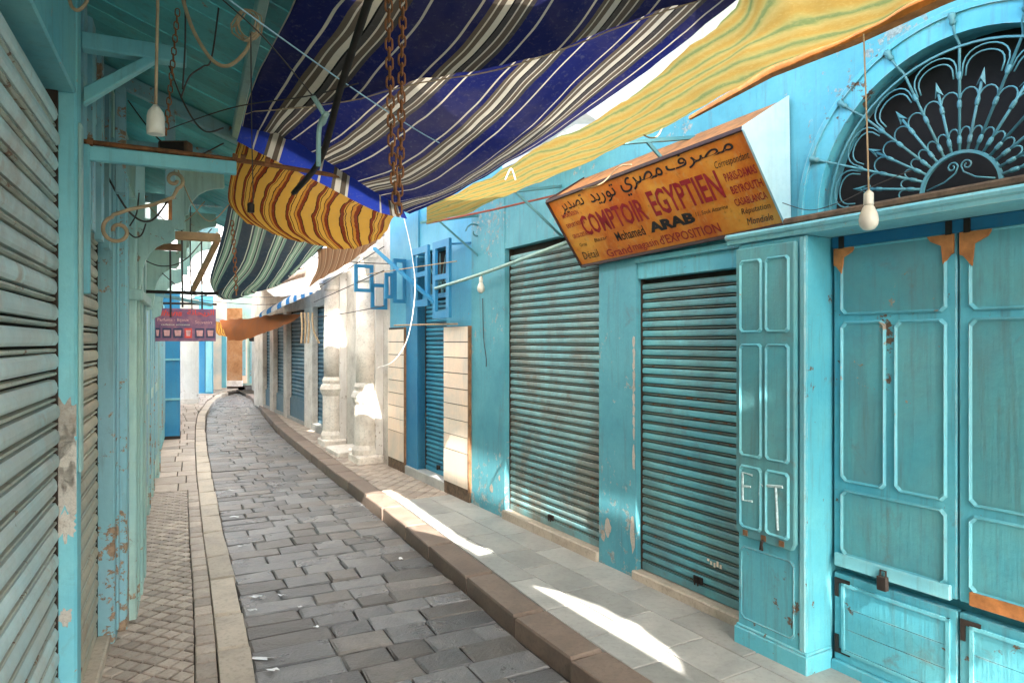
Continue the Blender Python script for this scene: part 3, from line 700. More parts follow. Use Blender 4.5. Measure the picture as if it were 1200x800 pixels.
for k_, nm in ((0, 'sign_trim'), (1, 'sign_trim')):
    l = MB(R); l.tube([tuple(Vector(sgp(sa, k_))+Vector((0, .004, 0))), tuple(Vector(sgp(sb, k_))+Vector((0, .004, 0)))], .013, 4); SG.part(nm, l, M['sign_edge'])
def SP(u, v, off=.003):
    t = sb-.02+(sa+.01-sb+.02)*u; a = Vector(sgp(t, 1)); b_ = Vector(sgp(t, 0)); p = a+(b_-a)*v
    w = R.w(*p); nrm = (R.w(*b_)-R.w(*a)).cross(R.e).normalized(); 
    if nrm.dot(R.n) > 0: nrm = -nrm
    return w+nrm*off
def sgtext(body, u0, u1, v0, v1, mat, **k):
    SG.part('lettering', lay(SP, body, u0, u1, v0, v1, **k), M[mat], face)
def pu(f): return f*4.85/(3.3+f*1.55)      # share of the picture width -> share of the board length
def st_(body, f0, f1, v0, v1, mat, **k): sgtext(body, pu(f0), pu(f1), v0, v1, mat, **k)
for wd, f0, f1, v0, v1 in (('مصرف', .58, .93, .015, .19), ('مصري', .34, .56, .05, .27), ('توريد', .18, .31, .06, .26), ('تصدير', .035, .15, .05, .24)): st_(arabic(wd), f0, f1, v0, v1, 'sign_black', bold=.008)
st_('COMPTOIR', .085, .40, .32, .60, 'sign_red', bold=.02); st_('EGYPTIEN', .435, .795, .28, .59, 'sign_red', bold=.02)
st_('Mohamed', .208, .35, .645, .77, 'sign_black', bold=.006); st_('ARAB', .376, .605, .635, .765, 'sign_black', bold=.055)
st_('Grand', .13, .25, .84, .95, 'sign_red', bold=.008); st_('magasin', .26, .385, .84, .96, 'sign_red', bold=.008); st_("d'EXPOSITION", .395, .70, .82, .935, 'sign_red', bold=.01)
st_('IMPORTATION', .02, .10, .225, .285, 'sign_red', bold=.014); st_('EXPORTATION', .018, .105, .37, .43, 'sign_red', bold=.014); st_('GROS-DETAIL', .02, .10, .53, .59, 'sign_red', bold=.014)
st_('Bazar', .105, .17, .655, .705, 'sign_black', shear=.2); st_('Gros', .03, .065, .67, .72, 'sign_black', shear=.2); st_('Détail', .018, .095, .80, .91, 'sign_black', shear=.2)
st_('Correspondant', .805, .985, .205, .30, 'sign_black', shear=.35); st_('PARIS-DAMAS', .825, .99, .345, .435, 'sign_red', bold=.012)
st_('BEYROUTH', .83, .99, .49, .575, 'sign_red', bold=.012); st_('CASABLANCA', .82, .985, .625, .705, 'sign_red', bold=.012)
st_('Réputation', .83, .98, .74, .82, 'sign_black', shear=.35); st_('Mondiale', .835, .97, .85, .925, 'sign_black', shear=.35); st_('11, Souk Attarine', .615, .78, .655, .71, 'sign_black', shear=.3)

# ------------------------------------------------------------------ right: blue shop with cream boards
BS = Thing('blue_shop', 'bright blue narrow shop with cream boards on both sides of its blue roller shutter', 'building', R.w(7, 0, 0))
def bx(th, name, mat, t0, t1, o0, o1, z0, z1, parent=None, bev=0, fr=R):
    l = MB(fr); l.box(t0, t1, o0, o1, z0, z1); return th.part(name, l, M[mat], parent, bev=bev)
b0, b1, b2, b3, b4 = 5.88, 6.47, 7.25, 7.6, 8.18
bx(BS, 'wall', 'blue_wall', b0, b1, -.2, 0, -.05, wt); bx(BS, 'wall', 'blue_wall', b2, b4, -.2, 0, -.05, wt-.4); bx(BS, 'wall', 'blue_wall', b1, b2, -.2, -.02, 2.55, wt)
for a, b_, zt_ in ((b0+.01, b1, 1.70), (b3, b4-.01, 1.72)):
    cl = bx(BS, 'cladding', 'gap', a, b_, 0, .018, .12, zt_)
    z = .12; hs = [.34]+[.155]*9
    for h in hs:
        if z+h > zt_+.02: h = zt_-z
        if h < .03: break
        bx(BS, 'cladding_board', 'cream', a+.002, b_-.002, .018, .034, z+.0045, z+h-.0045, cl); z += h
    bx(BS, 'skirting', 'beam_brown', a, b_, 0, .028, -.01, .12)
    bx(BS, 'edge_batten', 'wood', a-.012, a+.002, 0, .04, .1, zt_)
shutter(BS, R, b1+.005, b2, .10, 2.02, .05, -.10, M['blue_shut'], .008, grime='grime_blue')
bx(BS, 'jamb', 'blue', b2, b3, -.10, .012, .08, 2.5); bx(BS, 'door_sill', 'slab', b1, b3-.02, -.2, .035, -.05, .10, bev=.006)
bx(BS, 'sun_block_slab', 'blue_wall', 5.88, 8.18, -1.2, .55, wt, wt+.12)  # unseen overhang added to shade the blue front
# fanlight grille over the blue shutter
bx(BS, 'room_shade_block', 'dark', b1, b2, -.24, -.16, 2.02, 2.55)  # black block painted as the unlit room behind the grille
fg = bx(BS, 'window_grille', 'blue', b1, b2, -.13, -.05, 2.02, 2.07)
for i in range(9):
    a = math.pi*i/8; tc = (b1+b2)/2; l = MB(R); l.tube([(tc+.06*math.cos(a), -.10, 2.07+.06*math.sin(a)), (tc+.38*math.cos(a), -.10, 2.07+.44*math.sin(a))], .007, 5); BS.part('grille_bar', l, M['iron_blue'], fg)
for i in range(5):
    a = b1+.1+i*.14; l = MB(R); l.tube([(a-.05, -.09, 2.07), (a-.05, -.09, 2.16), (a, -.09, 2.22), (a+.05, -.09, 2.16), (a+.05, -.09, 2.07)], .006, 5); BS.part('grille_loop', l, M['iron_blue'], fg)
# open lattice frames standing out from the wall
def lattice(name, label, fr, t, cells, bar=.042, dep=.035, mat='blue'):
    th = Thing(name, label, 'frame', fr.w(t, 0, 2.0))
    for (o0, o1, z0, z1) in cells:
        l = MB(fr)
        for (a0, a1, c0, c1) in ((o0, o0+bar, z0, z1), (o1-bar, o1, z0, z1), (o0+bar, o1-bar, z0, z0+bar), (o0+bar, o1-bar, z1-bar, z1)): l.box(t, t+dep, a0, a1, c0, c1)
        th.part('frame_panel', l, M[mat])
    return th
lattice('lattice_screen', 'empty blue wooden frames swung out from the wall by the stone columns', R, 8.22, [(.02, .23, 1.95, 2.27), (.20, .44, 2.16, 2.50)])
lattice('lattice_screen', 'empty blue wooden frame swung out between the cream boards', R, 7.62, [(.0, .16, 2.0, 2.52), (.15, .26, 2.05, 2.35)])
th = Thing('hinged_window', 'blue wooden window leaf hanging in front of the arched grille', 'window', R.w(6.6, .16, 2.0))
for (t0, t1, z0, z1) in ((6.02, 6.42, 1.78, 2.55), (6.55, 7.02, 1.92, 2.55)):
    l = MB(R)
    for (a0, a1, c0, c1) in ((t0, t0+.07, z0, z1), (t1-.07, t1, z0, z1), (t0+.07, t1-.07, z0, z0+.07), (t0+.07, t1-.07, z1-.07, z1), (t0+.07, t1-.07, (z0+z1)/2, (z0+z1)/2+.05)): l.box(a0, a1, .15, .18, c0, c1)
    th.part('frame_panel', l, M['blue'])
l = MB(R); l.tube([(6.4, .17, 1.95), (7.6, .40, 2.62)], .022, 4); th.part('strut', l, M['blue'])
l = MB(R); l.tube([(5.9, .0, 2.5), (6.1, .15, 2.5)], .012, 4); l.tube([(7.0, .0, 2.5), (6.98, .16, 2.5)], .012, 4); th.part('bracket', l, M['blue'])

# ------------------------------------------------------------------ right: stone columns
CB = Thing('columned_house', 'whitewashed crumbling stone house with two attached columns', 'building', R.w(9.4, 0, 0))
bx(CB, 'wall', 'stonecol', 8.18, 10.72, -.25, .0, -.05, 3.3)
bx(CB, 'recess_panel', 'stonecol', 9.02, 9.28, 0, .02, .0, 2.2)
def column(tc, ww, label):
    l = MB(R); l.box(tc-ww*.62, tc+ww*.62, 0, .34, -.02, .10); col = CB.part('column', l, M['stonecol'], bev=.02); col['label'] = label
    c = R.w(tc, .16, 0); r = ww*.42
    CB.part('pedestal', MB().lathe([(r*1.25, .10), (r*1.25, .16), (r*1.05, .22), (r*1.05, .74), (r*1.2, .78), (r*1.35, .84), (r*1.2, .90), (r*1.02, .92), (r*1.1, .97), (r*.95, 1.02)], c, 16), M['stonecol'], col, smooth=False)
    CB.part('shaft', MB().lathe([(r*.92, 1.0), (r*.95, 1.4), (r*.86, 2.3)], c, 18), M['stonecol'], col, smooth=True)
    CB.part('capital', MB().lathe([(r*.86, 2.3), (r*1.0, 2.33), (r*.9, 2.38), (r*1.3, 2.6), (r*1.4, 2.62), (r*1.4, 2.7)], c, 16), M['stonecol'], col)
    bx(CB, 'rear_pier', 'white', tc-ww*.5, tc+ww*.5, 0, .10, .1, 3.0, col)
column(8.62, .36, 'stone column next to the cream boards'); column(10.25, .34, 'stone column next to the slate blue shutter')
for (t0, t1) in ((9.1, 9.75),):
    l = MB(R); l.box(t0, t1, .0, .40, -.02, .07); CB.part('step', l, M['stonecol'], bev=.02)

# ------------------------------------------------------------------ right: row of slate blue shutters
SR = Thing('shutter_row', 'low row of slate blue roller shutters between grey plaster piers', 'building', R.w(13, 0, 0))
bx(SR, 'wall', 'white', 10.72, 18.2, -.5, -.22, -.05, 3.2)
bx(SR, 'lintel', 'stonecol', 10.72, 18.2, -.22, .0, 2.15, 3.0)
piers = [(12.15, 12.75), (14.3, 14.6), (15.7, 16.1), (17.0, 18.2)]
for a, b_ in piers: bx(SR, 'pier', 'stonecol', a, b_, -.22, .01, -.05, 2.15)
for a, b_ in ((10.72, 12.15), (12.75, 14.3), (14.6, 15.7), (16.1, 17.0)):
    k = shutter(SR, R, a, b_, .12 if a < 12 else .42, 2.15, .075, -.10, M['slate_shut'], .010, grime='grime_blue', lock=False)
    bx(SR, 'door_sill', 'slab', a, b_, -.22, .03 if a < 12 else .0, -.05, .12 if a < 12 else .05)
    if a > 12: bx(SR, 'base_panel', 'slate_shut', a, b_, -.18, -.06, .05, .42)
# posts at the corner where the lane turns
def farbox(name, label, cat, mat, x0, x1, ybase, ztop, thick, extra=None):
    """near face spans the picture columns x0..x1 at the depth of its base line"""
    Y = FPX*H/(ybase-400); a = pix(x0, 400, Y); b_ = pix(x1, 400, Y)
    th = Thing(name, label, cat, Vector(((a.x+b_.x)/2, Y, 0)))
    e = RE
    l = MB(); q = [Vector((a.x, Y, -.1)), Vector((b_.x, Y, -.1))]; q += [q[1]+e*thick, q[0]+e*thick]
    l.add(q+[v+Vector((0, 0, ztop+.1)) for v in q], [(0, 1, 2, 3), (4, 5, 6, 7), (0, 1, 5, 4), (1, 2, 6, 5), (2, 3, 7, 6), (3, 0, 4, 7)], raw=True)
    th.part('wall', l, M[mat]); th.Y = Y; th.x0 = a.x; th.x1 = b_.x
    return th
def face(th, name, mat, k0, k1, z0, z1, proud=.04, parent=None):
    w = th.x1-th.x0; l = MB(); l.box(th.x0+w*k0, th.x0+w*k1, th.Y-proud, th.Y+.02, z0, z1); return th.part(name, l, M[mat], parent)
fb = farbox('corner_house', 'grey plaster corner house where the lane bends away', 'building', 'stonecol', 305, 318, 461, 3.0, 2.2)
face(fb, 'plinth', 'kerb', -.03, 1.03, 0, .3)
fb = farbox('teal_house', 'pale teal house closing the view at the bend of the lane', 'building', 'green', 268, 330, 449.5, 3.6, 3)
for i in range(6):
    a = .10+i*.15; f = face(fb, 'door', ('green_bright', 'cream', 'turq_light')[i % 3], a, a+.10, .02, 2.0); face(fb, 'door_panel', 'green2', a+.02, a+.08, .3, 1.7, .06, f)
face(fb, 'cornice', 'white', 0, 1, 2.2, 2.35, .15)

# ------------------------------------------------------------------ left: green shop house
GS = Thing('green_shop', 'pale green wooden shop front with two closed roller shutters under a boarded canopy', 'building', L.w(3, 0, 0))
lx = lambda name, mat, t0, t1, o0, o1, z0, z1, parent=None, bev=0: bx(GS, name, mat, t0, t1, o0, o1, z0, z1, parent, bev, L)
ns = shutter(GS, L, .3, 2.73, .05, 2.42, .083, -.062, M['green_shut'], .017, grime='grime_pale', label='wide pale green roller shutter with rust streaks', lock=False)
lx('wall', 'green', -4.5, .3, -.25, 0, -.05, 3.3); lx('wall', 'green', .3, 2.73, -.3, -.14, -.05, 3.3)
lx('header_board', 'green_bright', .3, 2.73, -.14, .002, 2.39, 3.3, bev=.006)
post = lx('post', 'green_bright', 2.73, 2.83, -.14, .005, -.05, 3.3, bev=.008)
lx('post_strip', 'green', 2.745, 2.80, .005, .016, 1.1, 2.3, post, .004)
for zc, h, w in ((1.26, .09, .05), (1.16, .10, .055), (1.05, .08, .05), (.93, .05, .035), (.62, .03, .02)):
    l = MB(L); n = 44; rr_ = [.62+.42*mnoise.noise(Vector((3*math.cos(6.283*i/n)+zc*9, 3*math.sin(6.283*i/n), zc)))+random.uniform(-.05, .05) for i in range(n)]; l.add([(2.7285, -.03+max(-.032, min(.034, w*1.5*rr_[i]*math.cos(6.283*i/n))), zc+h*1.5*rr_[i]*math.sin(6.283*i/n)) for i in range(n)], [list(range(n))]); GS.part('bare_patch', l, M['bare'], post)
ss = shutter(GS, L, 2.83, 4.05, .05, 2.5, .083, -.09, M['brown_shut'], .017, grime='grime_pale', label='brownish weathered roller shutter behind the turquoise post', lock=False)
lx('wall', 'green', 2.83, 4.05, -.3, -.15, -.05, 3.3); lx('header_board', 'green2', 2.83, 4.05, -.15, -.02, 2.5, 3.3)
pA = lx('pilaster', 'green2', 4.05, 4.20, -.25, .0, -.05, 2.6, bev=.008); lx('pilaster_strip', 'green2', 4.19, 4.335, -.25, .043, .0, 2.45, pA, .008)
lx('pilaster_strip', 'green2', 4.09, 4.15, 0, .012, .05, 2.5, pA, .003)
pB = lx('pilaster', 'green', 4.34, 5.18, -.25, .078, -.05, 2.35, bev=.008); lx('pilaster_strip', 'green', 4.40, 4.44, .078, .09, .08, 2.2, pB, .003); lx('pilaster_strip', 'green', 4.62, 4.70, .078, .092, .04, 2.2, pB, .003); lx('pilaster_strip', 'green', 4.95, 5.05, .078, .09, .04, 2.2, pB, .003)
lx('pilaster_cap', 'green', 4.32, 5.2, -.1, .11, 1.78, 1.84, pB, .006)
lx('wall', 'green', 5.18, 9.6, -.3, -.02, -.05, 2.6); lx('header_board', 'green', 4.05, 9.6, -.25, -.01, 2.6, 3.3)
for a, b_, o_ in ((5.25, 5.5, .022), (5.95, 6.17, .015), (6.9, 7.15, .012), (7.7, 7.9, .008), (8.75, 8.98, .02)):
    pc = lx('pilaster', 'green', a, b_, -.1, o_, -.03, 2.5, bev=.006); lx('pilaster_strip', 'green2', a+.06, a+.12, o_, o_+.01, .05, 2.4, pc)
for a, b_ in ((5.5, 5.95), (6.17, 6.9), (7.15, 7.9), (8.1, 8.75)):
    for k_ in range(2):
        w = (b_-a)/2; dr = lx('folding_door', 'green', a+w*k_+.01, a+w*(k_+1)-.01, -.02, .002, .1, 2.1, bev=.004); lx('door_panel', 'green2', a+w*k_+.06, a+w*(k_+1)-.06, .002, .008, .3, 1.0, dr); lx('door_panel', 'green2', a+w*k_+.06, a+w*(k_+1)-.06, .002, .008, 1.1, 2.0, dr)
lx('threshold', 'kerb_pale', 2.83, 4.05, -.15, -.02, -.03, .05, bev=.008); lx('threshold', 'kerb_pale', .3, 2.73, -.15, -.02, -.03, .05, bev=.008)
# canopy: boards running down the slope, edge beam, gable frame
zr = lambda o: 2.87-.40*(o+.05)
for i in range(72):
    t0 = -1.6+i*.117
    l = MB(L); dz = random.uniform(-.004, .004); e = .77+random.uniform(-.02, .02)
    l.prism([(-.05, zr(-.05)+dz), (e, zr(e)+dz), (e, zr(e)+dz+.018), (-.05, zr(-.05)+dz+.018)], t0+.0025, t0+.1145, 0)
    if i == 0: can = link('canopy', None, GS.root, (0, 0, 0)); can['label'] = 'sloping teal board canopy over the green shop front'
    GS.part('canopy_board', l, M['teal_boards'], can)
l = MB(L); l.prism([(.54, zr(.54)-.055), (.57, zr(.57)-.055), (.57, zr(.57)-.003), (.54, zr(.54)-.003)], -1.6, 3.80, 0); GS.part('edge_beam', l, M['green'], can, bev=.004)
l = MB(L); l.prism([(-.02, zr(-.02)-.075), (.66, zr(.66)-.075), (.66, zr(.66)-.005), (-.02, zr(-.02)-.005)], 3.70, 3.745, 0); GS.part('gable_rafter', l, M['green2'], can, bev=.004)
for tt in (.6, 2.0):
    l = MB(L); l.prism([(-.02, zr(-.02)-.06), (.60, zr(.60)-.06), (.60, zr(.60)-.005), (-.02, zr(-.02)-.005)], tt, tt+.05, 0); GS.part('rafter', l, M['green2'], can)
for o_ in (.03, .24):
    l = MB(L); l.box(3.70, 3.745, o_, o_+.045, 2.25, zr(o_)-.07); GS.part('gable_stud', l, M['green2'], can, bev=.004)
for tt in (2.95, 3.2, 3.5, 3.8):
    l = MB(L); l.box(tt, tt+.10, -.03, -.003, 2.0, 2.86); GS.part('wall_board', l, M['green2'])
# top bracket: beam and brace
br = Thing('timber_bracket', 'pale turquoise timber bracket with diagonal brace under the canopy boards', 'bracket', L.w(2.9, 0, 2.5))
l = MB(L); l.box(2.86, 2.92, .0, .34, 2.60, 2.66); br.part('beam', l, M['green_bright'], bev=.005)
l = MB(L); l.prism([(.005, 2.40), (.005, 2.46), (.20, 2.605), (.245, 2.605)], 2.865, 2.915, 0); br.part('brace', l, M['green_bright'], bev=.004)
# painted bar with the rusty rod on top
bar = Thing('awning_bar', 'pale blue iron bar with a rusty rod, jutting out from the turquoise post', 'bar', L.w(2.85, 0, 2.2))
l = MB(L); l.box(2.835, 2.865, -.0, .515, 2.195, 2.245); bar.part('flat_bar', l, M['green_bright'], bev=.003)
l = MB(L); l.box(2.832, 2.868, .005, .03, 1.72, 2.25); bar.part('upright', l, M['green_bright'], bev=.003)
l = MB(L); l.tube([(2.85, -.02, 2.262), (2.85, .3, 2.258), (2.86, .6, 2.252), (2.87, .92, 2.235)], .0095, 7); bar.part('rod', l, M['rust'], smooth=True)
l = MB(L)
for o_ in (.02, .5, .53, .62): l.tube([(2.85, o_, 2.262), (2.85, o_+.018, 2.26)], .016, 6)
bar.part('wire_binding', l, M['rust'])
# scroll ironwork
l = MB(L); pts = []
for k in range(26):
    f = k/25; a = -1.2+f*7.4; r = .035*(1-.72*f); pts.append((.33-.035+r*math.cos(a)+.0, 2.19+r*math.sin(a)))
pts = pts[::-1]
s2 = []
for k in range(30):
    f = k/29; a = 1.9+f*7.6; r = .055*(1-.75*f); s2.append((.10+r*math.cos(a), 1.975+r*math.sin(a)))
mid = [(.29, 2.12), (.22, 2.085), (.14, 2.06), (.085, 2.035)]
l.tube([(3.02, a, b) for a, b in pts+mid+s2], .0075, 6)
single('scroll_iron', l, M['rope'], 'wrought iron scroll bracket below the pale blue bar', 'ironwork', L.w(3.02, .1, 1.95), smooth=True)
# cut-out bracket boards
def cutboard(t, label, k=1.0):
    th = Thing('scroll_board', label, 'bracket', L.w(t, .08, 1.8))
    def curve(c0, c1, n=8): return [(c0[0]+(c1[0]-c0[0])*math.sin(math.pi/2*i/n), c0[1]+(c1[1]-c0[1])*(1-math.cos(math.pi/2*i/n))) for i in range(n+1)]
    l = MB(L); l.prism([(.0, 1.76), (.085, 1.80), (.10, 1.90)]+[(.10+.15*(1-math.cos(math.pi/2*i/6)), 1.90+.22*math.sin(math.pi/2*i/6)) for i in range(7)]+[(.27, 2.14), (.27, 2.25), (.0, 2.25)], t, t+.03, 0); th.part('scalloped_board', l, M['green'], bev=.003)
    l = MB(L); l.box(t-.004, t+.034, .07, .115, 2.25, 2.62); th.part('stile', l, M['green'])
    l = MB(L); l.box(t-.004, t+.034, .255, .32, 2.20, 2.62); th.part('stile', l, M['green'])
    l = MB(L); l.prism([(.32, 2.56), (.53, 2.56), (.535, 2.47)]+[(.53-.19*math.sin(math.pi/2*i/6), 2.46-.17*(1-math.cos(math.pi/2*i/6))) for i in range(7)]+[(.32, 2.28)], t, t+.03, 0); th.part('scalloped_board', l, M['green'], bev=.003)
    l = MB(L); l.box(t-.02, t+.05, .0, .60, 2.62, 2.68); th.part('top_rail', l, M['green2'])
    return th
cutboard(4.40, 'scalloped green cut-out board between the pilasters and the wooden arm'); cutboard(5.9, 'scalloped green cut-out board farther along behind the wooden arm'); cutboard(7.4, 'scalloped green cut-out board just above the purple sign')
wa = Thing('wooden_arm', 'bare orange wooden arm with a slanting prop under the scalloped boards', 'bracket', L.w(4.6, .2, 2.1))
l = MB(L); l.box(4.58, 4.62, .20, .52, 2.165, 2.215); wa.part('arm', l, M['wood_pale'], bev=.004)
l = MB(L); l.tube([(4.6, .50, 2.17), (5.3, .36, 1.90)], .022, 4); wa.part('prop', l, M['wood_pale'])
l = MB(L); l.box(4.595, 4.63, .06, .30, 2.10, 2.14); wa.part('rail', l, M['wood'])
l = MB(L); l.box(4.9, 4.93, .22, .26, 2.25, 2.55); wa.part('upright', l, M['wood_orange'])
l = MB(L); l.tube([(5.0, -.02, 1.872), (5.0, .52, 1.872)], .011, 6); single('black_rod', l, M['iron'], 'straight black iron rod sticking out above the purple sign', 'rod', smooth=True)
l = MB(L); l.tube([(6.6, .0, 1.97), (6.6, .52, 1.87)], .02, 4); single('slanting_prop', l, M['green2'], 'grey green slanting prop between the black rod and the purple sign', 'prop')
# fill of odds and ends under the far canopy
# purple hanging sign
m, nt, bs = nodes('purple_sign_face'); p = posn(nt); c = ramp(nt, noise(nt, p, 9, 5, .7, .6), [(.3, (.06, .05, .14)), (.5, (.20, .08, .16)), (.7, (.33, .13, .18))]); nt.links.new(c, bs.inputs['Base Color']); bs.inputs['Roughness'].default_value = .4; M['purple'] = m
M['sign_pink'] = flat('sign_pinkish_print', (.66, .33, .32), .5); M['sign_bright_red'] = flat('sign_bright_red', (.70, .06, .05), .5); M['sign_navy'] = flat('sign_navy', (.03, .03, .09), .5)
ps_t = 8.0; psL, psR = -.005, .59; pz0, pz1 = 1.552, 1.897
PS = Thing('hanging_sign', 'purple and red printed sign board hanging across the left pavement', 'sign', L.w(ps_t, .3, pz0))
l = MB(L); l.box(ps_t, ps_t+.03, psL, psR, pz0, pz1); pf = PS.part('sign_board', l, M['purple'], bev=.003)
def PP(u, v): return L.w(ps_t-.003, psL+(psR-psL)*u, pz1+(pz0-pz1)*v)
PS.part('lettering', lay(PP, 'Rihana', .02, .45, .05, .23, shear=.3, bold=.02), M['sign_bright_red'], pf)
PS.part('lettering', lay(PP, arabic('الريحانة'), .53, .97, .03, .24, bold=.02), M['sign_bright_red'], pf)
PS.part('lettering', lay(PP, 'Parfums - Bijoux', .06, .56, .30, .42, bold=.01), M['sign_pink'], pf); PS.part('lettering', lay(PP, 'Souvenirs', .66, .94, .36, .46), M['sign_pink'], pf)
PS.part('lettering', lay(PP, 'cadeaux artisanat', .12, .58, .46, .52), M['cream'], pf)
for i, (a, b_) in enumerate(((.02, .11), (.14, .28), (.31, .46), (.49, .61), (.66, .81), (.84, .98))):
    l = MB(); l.add([PP(a, .60), PP(b_, .60), PP(b_, .90), PP(a, .90)], [(0, 1, 2, 3)], raw=True); ic = PS.part('picture_square', l, M['sign_bright_red' if i == 3 else 'sign_navy'], pf)
    l = MB(); l.add([PP(a+.02, .66)+L.e*-.002, PP(b_-.02, .66)+L.e*-.002, PP(b_-.03, .84)+L.e*-.002, PP(a+.03, .84)+L.e*-.002], [(0, 1, 2, 3)], raw=True); PS.part('picture_print', l, M['sign_pink'], pf)
l = MB(L)
for o_ in (.08, .45): l.tube([(ps_t+.015, o_, pz1), (ps_t+.015, o_, 2.69)], .004, 4)
PS.part('hanging_wire', l, M['wire'])
l = MB(L); l.tube([(ps_t+.015, -.05, 1.95), (ps_t+.015, .60, 1.95)], .012, 5); PS.part('hanging_bar', l, M['iron'])
# farther left
LS = Thing('pale_row', 'faded green row of closed shops beyond the purple sign', 'building', L.w(11, 0, 0))
bx(LS, 'wall', 'green', 9.6, 18.3, -.5, -.06, -.05, 2.9, fr=L)
for a in (9.9, 10.7, 11.4, 13.4, 14.6, 15.8, 17.0):
    pc = bx(LS, 'door', 'green_bright' if a < 12 else 'blue', a, a+.6, -.06, -.03, .05, 2.1, fr=L); bx(LS, 'door_panel', 'green2', a+.1, a+.5, -.03, -.02, .3, 1.8, pc, fr=L)
CBN = Thing('blue_cabinet', 'tall bright blue folded metal door standing on the left pavement', 'door', L.w(12.3, 0, 0))
bx(CBN, 'leaf', 'blue', 12.1, 12.16, -.07, .18, .04, 2.35, bev=.004, fr=L); bx(CBN, 'leaf', 'blue', 12.16, 12.75, .12, .18, .04, 2.35, fr=L)
for z_ in (.62, 1.25): bx(CBN, 'cross_rail', 'turq_light', 12.075, 12.1, -.07, .185, z_, z_+.03, fr=L)
bx(CBN, 'foot_plate', 'iron', 12.08, 12.75, -.08, .19, -.0, .05, fr=L)
fb = farbox('white_house', 'narrow whitewashed wall end beside the blue doors', 'building', 'white', 209, 233, 473, 2.6, 2.5); face(fb, 'name_plate', 'sign_blue', .32, .95, 1.92, 2.2, .08); face(fb, 'plinth', 'stonecol', -.02, 1.02, 0, .12)
fb = farbox('blue_door_house', 'bright blue doors set back behind the white wall end', 'building', 'blue_wall', 228, 250, 461, 2.9, 3); d_ = face(fb, 'door', 'blue', .3, .58, .05, 2.0); face(fb, 'door', 'turq_light', .62, .95, .05, 2.0); face(fb, 'awning_hood', 'sign_blue', .3, .9, 2.05, 2.25, .3)
fb = farbox('cream_house', 'cream rendered house front beside the orange brick wall', 'building', 'cream', 246, 266, 456, 3.0, 3); face(fb, 'door', 'turq_light', .72, .98, .05, 2.1); face(fb, 'lintel', 'white', .1, .9, 2.15, 2.3, .1)
fb = farbox('brick_house', 'orange brown brick wall at the bend of the lane', 'building', 'brick', 263, 284, 452.5, 2.7, 3)
face(fb, 'plinth', 'stonecol', 0, 1, 0, .2)

# ------------------------------------------------------------------ awnings
def cr(p, f):
    n = len(p)-1; x = min(max(f, 0), 1)*n; i = min(int(x), n-1); k = x-i
    p0, p1, p2, p3 = p[max(i-1, 0)], p[i], p[i+1], p[min(i+2, n)]
    return p1*1.0+(p2-p0)*(.5*k)+(p0*2-p1*5+p2*4-p3)*(.5*k*k)+(p1*3-p0-p2*3+p3)*(.5*k*k*k)
def surf(net, u, v):
    return cr([cr(r, u) for r in net], v)
def sheet(net, nu, nv, vmin=lambda u: 0.0, vmax=lambda u: 1.0, off=Vector(), wr=.012, seed=0, uoff=0.0, thick=.0025):
    vs = []; uv = []
    for j in range(nv+1):
        for i in range(nu+1):
            u = i/nu; v = vmin(u)+(vmax(u)-vmin(u))*j/nv; p = surf(net, u, v)+off
            w = mnoise.noise(Vector((p.x*3.2+seed, p.y*1.6, p.z*2+seed)))*wr+mnoise.noise(Vector((p.x*13+seed, p.y*9, seed)))*wr*.28+mnoise.noise(Vector((u*26+seed, v*3, seed)))*wr*.35
            vs.append(p+Vector((0, 0, w))); uv.append((u+uoff, v))
    fs = [(j*(nu+1)+i, j*(nu+1)+i+1, (j+1)*(nu+1)+i+1, (j+1)*(nu+1)+i) for j in range(nv) for i in range(nu)]
    return vs, fs, uv
def awning(name, label, data, mat, solid=.003):
    vs, fs, uv = data; b = sum(vs, Vector())/len(vs)
    me = bpy.data.meshes.new(name); me.from_pydata([tuple(v-b) for v in vs], [], fs); ul = me.uv_layers.new(name='UVMap')
    for lp_ in me.loops: ul.data[lp_.index].uv = uv[lp_.vertex_index]
    me.polygons.foreach_set('use_smooth', [True]*len(me.polygons)); me.materials.append(mat)
    o = link(name, me, loc=b); tag(o, label, 'awning')
    return o
navy, wht, tan, grey, blk = (.012, .016, .10), (.62, .56, .46), (.13, .10, .075), (.07, .062, .06), (.006, .006, .008)
st = [(0, wht), (.022, navy), (.40, wht), (.425, navy), (.49, tan), (.535, wht), (.55, tan), (.60, wht), (.66, blk), (.675, grey), (.73, wht), (.745, tan), (.80, wht), (.815, grey), (.86, navy)]
M['c_blue'] = cloth('navy_striped_canvas', st, 4.2, .22)
M['c_blue2'] = cloth('navy_striped_canvas_near', st, 3.6, .22)
yb, rb, kb = (.62, .33, .055), (.20, .035, .012), (.03, .015, .01)
M['c_yellow'] = cloth('yellow_brown_striped_canvas', [(0, yb), (.22, kb), (.25, rb), (.36, yb), (.40, kb), (.43, yb), (.58, kb), (.61, (.55, .22, .03)), (.70, rb), (.82, kb), (.85, yb)], 7, .28, .35)
M['c_green'] = cloth('green_striped_canvas', [(0, (.03, .05, .07)), (.25, (.55, .58, .45)), (.29, (.03, .05, .07)), (.36, (.22, .34, .24)), (.48, (.55, .58, .45)), (.52, (.22, .34, .24)), (.62, (.03, .04, .05)), (.68, (.5, .52, .42)), (.72, (.16, .26, .2)), (.84, (.03, .05, .07))], 5, .35)
M['c_brown'] = cloth('brown_striped_canvas', [(0, (.28, .15, .08)), (.4, (.14, .07, .04)), (.5, (.45, .3, .18)), (.6, (.2, .1, .05))], 9, .4)
M['c_orange'] = cloth('orange_canvas', [(0, (.50, .16, .05)), (.5, (.46, .15, .05))], 3, .5)
M['c_white'] = cloth('white_canvas', [(0, (.80, .76, .70)), (.5, (.77, .73, .67))], 3, .6)
